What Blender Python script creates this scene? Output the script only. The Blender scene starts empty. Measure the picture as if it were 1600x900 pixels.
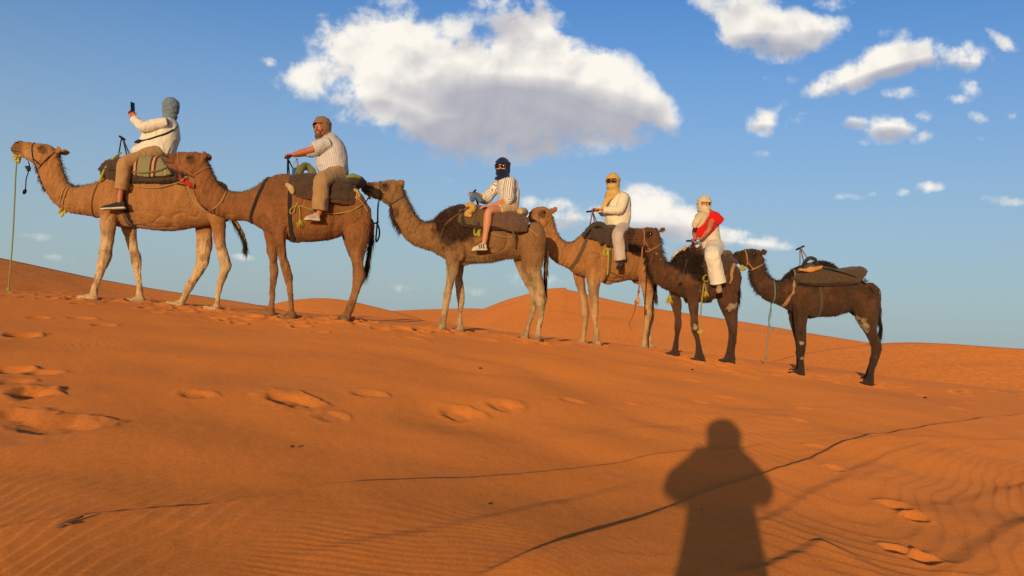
# Camel caravan on a dune ridge, late afternoon sun.  Everything is built in code.
import bpy, math, random
import numpy as np
from mathutils import Vector, Matrix
from mathutils.bvhtree import BVHTree
random.seed(7); RNG = np.random.RandomState(11)
SC = bpy.context.scene
COL = SC.collection
A3 = lambda *v: np.array(v, dtype=float)
def nrm(v):
    v = np.asarray(v, float); return v/max(np.linalg.norm(v), 1e-9)
def s2l(c):
    c = np.asarray(c, float)/255.0
    return np.where(c <= .04045, c/12.92, ((c+.055)/1.055)**2.4)

# ---------------------------------------------------------------- camera
ZC = 1.62
FPX = 1200.0
PITCH = math.atan(50/FPX); ROLL = math.radians(3.5)
_f = A3(0, math.cos(PITCH), math.sin(PITCH)); _u0 = A3(0, -math.sin(PITCH), math.cos(PITCH)); _r0 = A3(1, 0, 0)
CR = _r0*math.cos(ROLL)+_u0*math.sin(ROLL); CU = _u0*math.cos(ROLL)-_r0*math.sin(ROLL); CF = _f
CO = A3(0, 0, ZC)
def ray(px, py):
    return CF + CR*(px-800)/FPX + CU*(450-py)/FPX
def at_depth(px, py, d):
    r = ray(px, py); return CO + r*(d/r[1])
cam = bpy.data.cameras.new('camera'); camo = bpy.data.objects.new('camera', cam); COL.objects.link(camo)
cam.sensor_width = 36; cam.lens = FPX/1600*36; cam.clip_start = .02; cam.clip_end = 20000
m = Matrix.Identity(4)
for k, ax in enumerate((CR, CU, -CF)):
    for j in range(3): m[j][k] = ax[j]
m.translation = Vector(CO); camo.matrix_world = m
SC.camera = camo

# ---------------------------------------------------------------- noise (numpy)
def _hash(ix, iy, iz, seed):
    h = (ix.astype(np.int64)*374761393 + iy.astype(np.int64)*668265263 + iz.astype(np.int64)*2147483647 + seed*974711) & 0xffffffff
    h = ((h ^ (h >> 13))*1274126177) & 0xffffffff
    h = (h ^ (h >> 16)) & 0xffffffff
    return h.astype(np.float64)/4294967295.0*2-1
def vnoise(x, y, z=None, seed=0):
    x = np.asarray(x, float); y = np.asarray(y, float)
    if z is None: z = np.zeros_like(x)
    ix, iy, iz = np.floor(x), np.floor(y), np.floor(z)
    fx, fy, fz = x-ix, y-iy, z-iz
    fx = fx*fx*fx*(fx*(fx*6-15)+10); fy = fy*fy*fy*(fy*(fy*6-15)+10); fz = fz*fz*fz*(fz*(fz*6-15)+10)
    out = 0
    for dx in (0, 1):
        for dy in (0, 1):
            for dz in (0, 1):
                w = (fx if dx else 1-fx)*(fy if dy else 1-fy)*(fz if dz else 1-fz)
                out = out + w*_hash(ix+dx, iy+dy, iz+dz, seed)
    return out
def vnoise2(x, y, seed=0):
    ix, iy = np.floor(x), np.floor(y); fx, fy = x-ix, y-iy
    fx = fx*fx*fx*(fx*(fx*6-15)+10); fy = fy*fy*fy*(fy*(fy*6-15)+10); z = np.zeros_like(ix)
    return ((1-fx)*(1-fy)*_hash(ix, iy, z, seed)+fx*(1-fy)*_hash(ix+1, iy, z, seed)
            + (1-fx)*fy*_hash(ix, iy+1, z, seed)+fx*fy*_hash(ix+1, iy+1, z, seed))
def fbm2(x, y, oct=4, seed=0):
    o = 0; a = 1.; t = 0
    for k in range(oct):
        o = o + a*vnoise2(x*2**k+k*17.3, y*2**k-k*9.1, seed+k); t += a; a *= .5
    return o/t
def fbm3(P, s, oct=3, seed=0):
    o = 0; a = 1.; t = 0
    for k in range(oct):
        f = s*2**k
        o = o + a*vnoise(P[:, 0]*f+k*7.1, P[:, 1]*f, P[:, 2]*f-k*3.3, seed+k); t += a; a *= .5
    return o/t
def sstep(a, b, x):
    t = np.clip((x-a)/(b-a), 0, 1); return t*t*(3-2*t)

# ---------------------------------------------------------------- scene bookkeeping
def tag(o, label=None, cat=None, group=None, kind=None):
    if label: o['label'] = label
    if cat: o['category'] = cat
    if group: o['group'] = group
    if kind: o['kind'] = kind
    return o
def thing(name, label, cat, loc, group=None):
    o = bpy.data.objects.new(name, None); COL.objects.link(o)
    o.location = Vector(loc); o.empty_display_size = .2
    return tag(o, label, cat, group)
def set_smooth(me, flag=True):
    me.polygons.foreach_set('use_smooth', np.full(len(me.polygons), flag)); me.update()
def make_mesh(V, F, smooth=True):
    me = bpy.data.meshes.new('mesh')
    me.from_pydata([tuple(v) for v in V], [], [tuple(f) for f in F]); me.validate(); me.update()
    if smooth: set_smooth(me)
    return me
def getV(me):
    a = np.empty(len(me.vertices)*3); me.vertices.foreach_get('co', a); return a.reshape(-1, 3)
def getN(me):
    a = np.empty(len(me.vertices)*3); me.vertices.foreach_get('normal', a); return a.reshape(-1, 3)
def setV(me, V):
    me.vertices.foreach_set('co', np.ascontiguousarray(V).ravel()); me.update()
def set_color(me, C, name='coat'):
    at = me.color_attributes.new(name, 'FLOAT_COLOR', 'POINT')
    c4 = np.ones((len(C), 4)); c4[:, :3] = C
    at.data.foreach_set('color', c4.ravel())
def set_float(me, x, name):
    at = me.attributes.new(name, 'FLOAT', 'POINT'); at.data.foreach_set('value', np.ascontiguousarray(x, dtype=np.float32))
def obj(name, me, mat, parent=None, loc=None):
    """link a mesh whose vertices are in world space; its origin goes to loc (or to the parent's origin)."""
    o = bpy.data.objects.new(name, me); COL.objects.link(o)
    me.name = name
    if mat is not None:
        me.materials.clear(); me.materials.append(mat)
    if parent is not None:
        q = parent; base = A3(0, 0, 0)
        while q is not None:
            base = base + A3(*q.location); q = q.parent
        setV(me, getV(me)-base); o.parent = parent
    else:
        if loc is None:
            V = getV(me); loc = A3(*((V.min(0)+V.max(0))/2)); loc[2] = V[:, 2].min()
        setV(me, getV(me)-np.asarray(loc, float)); o.location = Vector(loc)
    return o

# ---------------------------------------------------------------- shapes
def crom(P, sub):
    P = np.asarray(P, float); n = len(P)
    if n < 3 or sub <= 1:
        return P if sub <= 1 else np.array([P[0]*(1-t)+P[-1]*t for t in np.linspace(0, 1, sub*(n-1)+1)])
    out = []
    for i in range(n-1):
        p0 = P[max(i-1, 0)]; p1 = P[i]; p2 = P[i+1]; p3 = P[min(i+2, n-1)]
        d1 = max(np.linalg.norm((p1-p0)[:3]), 1e-6); d2 = max(np.linalg.norm((p2-p1)[:3]), 1e-6); d3 = max(np.linalg.norm((p3-p2)[:3]), 1e-6)
        m1 = ((p1-p0)/d1*d2+(p2-p1))*.5 if i > 0 else (p2-p1)
        m2 = ((p3-p2)/d3*d2+(p2-p1))*.5 if i < n-2 else (p2-p1)
        for k in range(sub):
            t = k/sub; t2 = t*t; t3 = t2*t
            out.append((2*t3-3*t2+1)*p1+(t3-2*t2+t)*m1+(-2*t3+3*t2)*p2+(t3-t2)*m2)
    out.append(P[-1]); return np.array(out)
class Shape:
    def __init__(s): s.V = []; s.F = []
    def rings(s, R, closed=True, cap=True):
        """R: list of rings (n x 3)"""
        b = len(s.V); n = len(R[0])
        for r in R: s.V.extend(r)
        for i in range(len(R)-1):
            for j in range(n if closed else n-1):
                k = (j+1) % n
                s.F.append((b+i*n+j, b+i*n+k, b+(i+1)*n+k, b+(i+1)*n+j))
        if cap and closed:
            s.F.append(tuple(b+j for j in reversed(range(n)))); e = b+(len(R)-1)*n
            s.F.append(tuple(e+j for j in range(n)))
        return s
    def loft(s, secs, n=20, sub=4, p=2.0):
        """secs: (centre, half vector u, half vector v)"""
        Q = crom(np.array([np.concatenate([c, u, v]) for c, u, v in secs]), sub)
        th = np.linspace(0, 2*math.pi, n, endpoint=False); c = np.cos(th); si = np.sin(th)
        c = np.sign(c)*np.abs(c)**(2/p); si = np.sign(si)*np.abs(si)**(2/p)
        R = [q[:3]+np.outer(c, q[3:6])+np.outer(si, q[6:9]) for q in Q]
        # round the two ends a little
        for e, nx in ((0, 1), (-1, -2)):
            cc = Q[e][:3]; d = cc-Q[nx][:3]; r = min(np.linalg.norm(Q[e][3:6]), np.linalg.norm(Q[e][6:9]))
            d = nrm(d)
            for k, (sc, mv) in enumerate(((.85, .30), (.5, .52))):
                ring = cc+(R[0 if e == 0 else -1]-cc) if k == 0 else None
            base = R[0] if e == 0 else R[-1]
            extra = [cc+(base-cc)*sc+d*r*mv for sc, mv in ((.85, .30), (.5, .52))]
            R = (extra[::-1]+R) if e == 0 else (R+extra)
        return s.rings(R)
    def tube(s, pts, rad, n=10, sub=4, flat=1.0, nref=None):
        pts = np.asarray(pts, float); rad = np.atleast_1d(np.asarray(rad, float))
        if len(rad) == 1: rad = np.full(len(pts), rad[0])
        Q = crom(np.column_stack([pts, rad]), sub) if sub > 1 else np.column_stack([pts, rad])
        P = Q[:, :3]; r = np.maximum(Q[:, 3], 1e-4)
        T = np.gradient(P, axis=0); T /= np.maximum(np.linalg.norm(T, axis=1, keepdims=True), 1e-9)
        ref = nrm(nref) if nref is not None else (A3(0, 0, 1) if abs(T[0][2]) < .8 else A3(0, 1, 0))
        R = []; u = None
        th = np.linspace(0, 2*math.pi, n, endpoint=False)
        for i in range(len(P)):
            u = ref if u is None or nref is not None else u
            u = u-T[i]*np.dot(u, T[i]); u = nrm(u); v = np.cross(T[i], u)
            R.append(P[i]+r[i]*(np.outer(np.cos(th)*flat, u)+np.outer(np.sin(th), v)))
        return s.rings(R)
    def ball(s, c, rx, ry=None, rz=None, n=14, m=9):
        """rx, ry, rz: radii or half vectors"""
        if np.isscalar(rx): rx = A3(rx, 0, 0); ry = A3(0, ry if ry is not None else rx[0], 0); rz = A3(0, 0, rz if rz is not None else rx[0])
        c = np.asarray(c, float); b = len(s.V)
        s.V.append(c+rz)
        for i in range(1, m):
            ph = math.pi*i/m
            for j in range(n):
                t = 2*math.pi*j/n
                s.V.append(c+rz*math.cos(ph)+math.sin(ph)*(rx*math.cos(t)+ry*math.sin(t)))
        s.V.append(c-rz); e = len(s.V)-1
        for j in range(n): s.F.append((b, b+1+j, b+1+(j+1) % n))
        for i in range(m-2):
            for j in range(n):
                a = b+1+i*n; k = (j+1) % n
                s.F.append((a+j, a+n+j, a+n+k, a+k))
        a = b+1+(m-2)*n
        for j in range(n): s.F.append((a+j, e, a+(j+1) % n))
        return s
    def box(s, c, hx, hy, hz):
        b = len(s.V); c = np.asarray(c, float)
        for i in (-1, 1):
            for j in (-1, 1):
                for k in (-1, 1): s.V.append(c+i*np.asarray(hx)+j*np.asarray(hy)+k*np.asarray(hz))
        for f in ((0, 1, 3, 2), (4, 6, 7, 5), (0, 4, 5, 1), (2, 3, 7, 6), (0, 2, 6, 4), (1, 5, 7, 3)): s.F.append(tuple(b+i for i in f))
        return s
    def mesh(s, smooth=True): return make_mesh(s.V, s.F, smooth)
    def fused(s, voxel=.012, it=3, fac=.5):
        me = s.mesh(False); o = bpy.data.objects.new('tmp', me); COL.objects.link(o)
        r = o.modifiers.new('r', 'REMESH'); r.mode = 'VOXEL'; r.voxel_size = voxel; r.adaptivity = 0
        if it:
            k = o.modifiers.new('s', 'SMOOTH'); k.iterations = it; k.factor = fac
        dg = bpy.context.evaluated_depsgraph_get(); dg.update()
        out = bpy.data.meshes.new_from_object(o.evaluated_get(dg))
        bpy.data.objects.remove(o); bpy.data.meshes.remove(me)
        set_smooth(out); return out
def displace(me, fn):
    V = getV(me); N = getN(me); setV(me, V+N*fn(V)[:, None]); return me
def fold(me, amp, sc, seed=0, stretch=(1, 1, 1)):
    """cloth folds: ridged noise pushed along the normal"""
    st = np.array(stretch, float)
    def f(V):
        Q = V*st
        w = fbm3(Q, sc*.5, 2, seed+9)*.35
        Q2 = Q+w[:, None]/sc
        return amp*((1-2*np.abs(fbm3(Q2, sc, 2, seed)))*.8-.3)
    return displace(me, f)

# blades of hair: each a thin tapering curved strip
def hair_mesh(P, D, L, W=.006, droop=.4, jitter=.35, segs=3, seed=1):
    rng = np.random.RandomState(seed); n = len(P)
    P = np.asarray(P, float); D = np.asarray(D, float)+rng.normal(0, jitter, (n, 3)); D /= np.linalg.norm(D, axis=1, keepdims=True)
    L = np.broadcast_to(L, (n,))*rng.uniform(.6, 1.15, n)
    side = np.cross(D, rng.normal(0, 1, (n, 3))); side /= np.maximum(np.linalg.norm(side, axis=1, keepdims=True), 1e-6)
    V = np.zeros((n, (segs+1)*2, 3))
    for k in range(segs+1):
        t = k/segs
        c = P+D*(L*t)[:, None]+np.array([0, 0, -1])*(droop*L*t*t)[:, None]
        w = W*(1-t*.92)*.5
        V[:, 2*k] = c-side*w; V[:, 2*k+1] = c+side*w
    F = []
    for k in range(segs):
        b = np.arange(n)*(segs+1)*2+2*k
        F.append(np.stack([b, b+1, b+3, b+2], 1))
    F = np.concatenate(F)
    me = bpy.data.meshes.new('hair'); V = V.reshape(-1, 3)
    me.vertices.add(len(V)); me.vertices.foreach_set('co', V.ravel())
    me.loops.add(F.size); me.loops.foreach_set('vertex_index', F.ravel())
    me.polygons.add(len(F)); me.polygons.foreach_set('loop_start', np.arange(len(F))*4)
    me.update(calc_edges=True); return me

def join_meshes(a, b):
    """one mesh out of two, keeping the coat colour"""
    V = []; LI = []; LS = []; CC = []; vo = lo = 0
    for m_ in (a, b):
        V.append(getV(m_)); li = np.empty(len(m_.loops), np.int32); m_.loops.foreach_get('vertex_index', li); ls = np.empty(len(m_.polygons), np.int32); m_.polygons.foreach_get('loop_start', ls)
        c = np.empty(len(m_.vertices)*4, np.float32); m_.color_attributes['coat'].data.foreach_get('color', c); CC.append(c)
        LI.append(li+vo); LS.append(ls+lo); vo += len(m_.vertices); lo += len(li)
    me = bpy.data.meshes.new('body'); V = np.concatenate(V); LI = np.concatenate(LI); LS = np.concatenate(LS)
    me.vertices.add(len(V)); me.vertices.foreach_set('co', V.ravel()); me.loops.add(len(LI)); me.loops.foreach_set('vertex_index', LI); me.polygons.add(len(LS)); me.polygons.foreach_set('loop_start', LS)
    me.update(calc_edges=True); set_smooth(me); at = me.color_attributes.new('coat', 'FLOAT_COLOR', 'POINT'); at.data.foreach_set('color', np.concatenate(CC)); return me

# ---------------------------------------------------------------- materials
def new_mat(name):
    m = bpy.data.materials.new(name); m.use_nodes = True
    nt = m.node_tree; nt.nodes.clear()
    out = nt.nodes.new('ShaderNodeOutputMaterial'); b = nt.nodes.new('ShaderNodeBsdfPrincipled')
    nt.links.new(b.outputs[0], out.inputs[0]); return m, nt, b
def N(nt, t, **kw):
    n = nt.nodes.new('ShaderNode'+t)
    for k, v in kw.items(): setattr(n, k, v)
    return n
def mixrgb(nt, fac, a, b, mode='MIX'):
    n = nt.nodes.new('ShaderNodeMix'); n.data_type = 'RGBA'; n.blend_type = mode
    for i, v in ((0, fac), (6, a), (7, b)):
        if isinstance(v, bpy.types.NodeSocket): nt.links.new(v, n.inputs[i])
        elif np.isscalar(v): n.inputs[i].default_value = v
        else: n.inputs[i].default_value = (*[float(q) for q in v], 1)
    return n.outputs[2]
def cloth(name, col, col2=None, rough=.9, nscale=18, amt=.25, bump=.25, bscale=160, stripes=None, stripe_col=None, sheen=.15, weave=True):
    """woven cloth; stripes = (attribute, period, duty)"""
    m, nt, b = new_mat(name); L = nt.links.new
    tc = N(nt, 'TexCoord')
    n1 = N(nt, 'TexNoise'); n1.inputs['Scale'].default_value = nscale; n1.inputs['Detail'].default_value = 5
    L(tc.outputs['Object'], n1.inputs['Vector'])
    c = mixrgb(nt, n1.outputs['Fac'], np.array(col)*(1-amt), np.minimum(np.array(col)*(1+amt), 1) if col2 is None else col2)
    if stripes:
        at = N(nt, 'Attribute', attribute_name=stripes[0])
        wob = N(nt, 'TexNoise'); wob.inputs['Scale'].default_value = 9; L(tc.outputs['Object'], wob.inputs['Vector'])
        w = N(nt, 'Math', operation='MULTIPLY_ADD'); L(wob.outputs['Fac'], w.inputs[0]); w.inputs[1].default_value = .35*stripes[1]; L(at.outputs['Fac'], w.inputs[2])
        d = N(nt, 'Math', operation='DIVIDE'); L(w.outputs[0], d.inputs[0]); d.inputs[1].default_value = stripes[1]
        f = N(nt, 'Math', operation='FRACT'); L(d.outputs[0], f.inputs[0])
        g = N(nt, 'Math', operation='LESS_THAN'); L(f.outputs[0], g.inputs[0]); g.inputs[1].default_value = stripes[2]
        c = mixrgb(nt, g.outputs[0], c, stripe_col)
    L(c, b.inputs['Base Color']); b.inputs['Roughness'].default_value = rough
    b.inputs['Sheen Weight'].default_value = sheen; b.inputs['Sheen Roughness'].default_value = .6
    b.inputs['Specular IOR Level'].default_value = .2
    n2 = N(nt, 'TexNoise'); n2.inputs['Scale'].default_value = bscale; n2.inputs['Detail'].default_value = 3; L(tc.outputs['Object'], n2.inputs['Vector'])
    bp = N(nt, 'Bump'); bp.inputs['Strength'].default_value = bump; bp.inputs['Distance'].default_value = .01
    L(n2.outputs['Fac'], bp.inputs['Height']); L(bp.outputs[0], b.inputs['Normal'])
    return m
def plain(name, col, rough=.5, metal=0, spec=.4, nscale=30, amt=.2, bump=.1):
    m, nt, b = new_mat(name); L = nt.links.new
    tc = N(nt, 'TexCoord'); n1 = N(nt, 'TexNoise'); n1.inputs['Scale'].default_value = nscale; n1.inputs['Detail'].default_value = 4
    L(tc.outputs['Object'], n1.inputs['Vector'])
    L(mixrgb(nt, n1.outputs['Fac'], np.array(col)*(1-amt), np.minimum(np.array(col)*(1+amt), 1)), b.inputs['Base Color'])
    b.inputs['Roughness'].default_value = rough; b.inputs['Metallic'].default_value = metal; b.inputs['Specular IOR Level'].default_value = spec
    bp = N(nt, 'Bump'); bp.inputs['Strength'].default_value = bump; bp.inputs['Distance'].default_value = .01
    L(n1.outputs['Fac'], bp.inputs['Height']); L(bp.outputs[0], b.inputs['Normal']); return m
def coat_mat(name):
    """camel coat: colour from the coat attribute, broken up by clumps of hair"""
    m, nt, b = new_mat(name); L = nt.links.new
    tc = N(nt, 'TexCoord'); at = N(nt, 'Attribute', attribute_name='coat')
    mp = N(nt, 'Mapping'); mp.inputs['Scale'].default_value = (1, 1, .35); L(tc.outputs['Object'], mp.inputs['Vector'])
    n1 = N(nt, 'TexNoise'); n1.inputs['Scale'].default_value = 9; n1.inputs['Detail'].default_value = 7; n1.inputs['Roughness'].default_value = .65; L(mp.outputs[0], n1.inputs['Vector'])
    n2 = N(nt, 'TexNoise'); n2.inputs['Scale'].default_value = 95; n2.inputs['Detail'].default_value = 4; L(mp.outputs[0], n2.inputs['Vector'])
    r1 = N(nt, 'MapRange'); r1.inputs[1].default_value = .3; r1.inputs[2].default_value = .7; r1.inputs[3].default_value = .74; r1.inputs[4].default_value = 1.18; L(n1.outputs['Fac'], r1.inputs[0])
    r2 = N(nt, 'MapRange'); r2.inputs[1].default_value = .3; r2.inputs[2].default_value = .7; r2.inputs[3].default_value = .78; r2.inputs[4].default_value = 1.18; L(n2.outputs['Fac'], r2.inputs[0])
    k = N(nt, 'Math', operation='MULTIPLY'); L(r1.outputs[0], k.inputs[0]); L(r2.outputs[0], k.inputs[1])
    v = N(nt, 'VectorMath', operation='SCALE'); L(at.outputs['Color'], v.inputs[0]); L(k.outputs[0], v.inputs['Scale'])
    L(v.outputs[0], b.inputs['Base Color'])
    b.inputs['Roughness'].default_value = .75; b.inputs['Specular IOR Level'].default_value = .18
    b.inputs['Sheen Weight'].default_value = .12; b.inputs['Sheen Roughness'].default_value = .5
    hb = N(nt, 'Math', operation='ADD'); L(n1.outputs['Fac'], hb.inputs[0]); L(n2.outputs['Fac'], hb.inputs[1])
    bp = N(nt, 'Bump'); bp.inputs['Strength'].default_value = .7; bp.inputs['Distance'].default_value = .02
    L(hb.outputs[0], bp.inputs['Height']); L(bp.outputs[0], b.inputs['Normal']); return m
def hair_mat(name, col):
    m, nt, b = new_mat(name); L = nt.links.new
    ob = N(nt, 'TexCoord'); n1 = N(nt, 'TexNoise'); n1.inputs['Scale'].default_value = 25; L(ob.outputs['Object'], n1.inputs['Vector'])
    L(mixrgb(nt, n1.outputs['Fac'], np.array(col)*.55, np.array(col)*1.5), b.inputs['Base Color'])
    b.inputs['Roughness'].default_value = .6; b.inputs['Specular IOR Level'].default_value = .25; return m
SUN_E = 3.6; SUN_C = (1.0, .74, .42); SKY_K = .15; EXPO = -.31
SKY_AIR = 1.0; SKY_DUST = 1.5; SKY_OZ = 2.0; SKY_TINT = (.60, 1.09, 1.63); CLOUD_K = 1.3; SUN_TINT = (.95, .81, .67)
HOR_MIX = .85; HOR_COL = (3.2, 3.85, 4.1)
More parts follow.
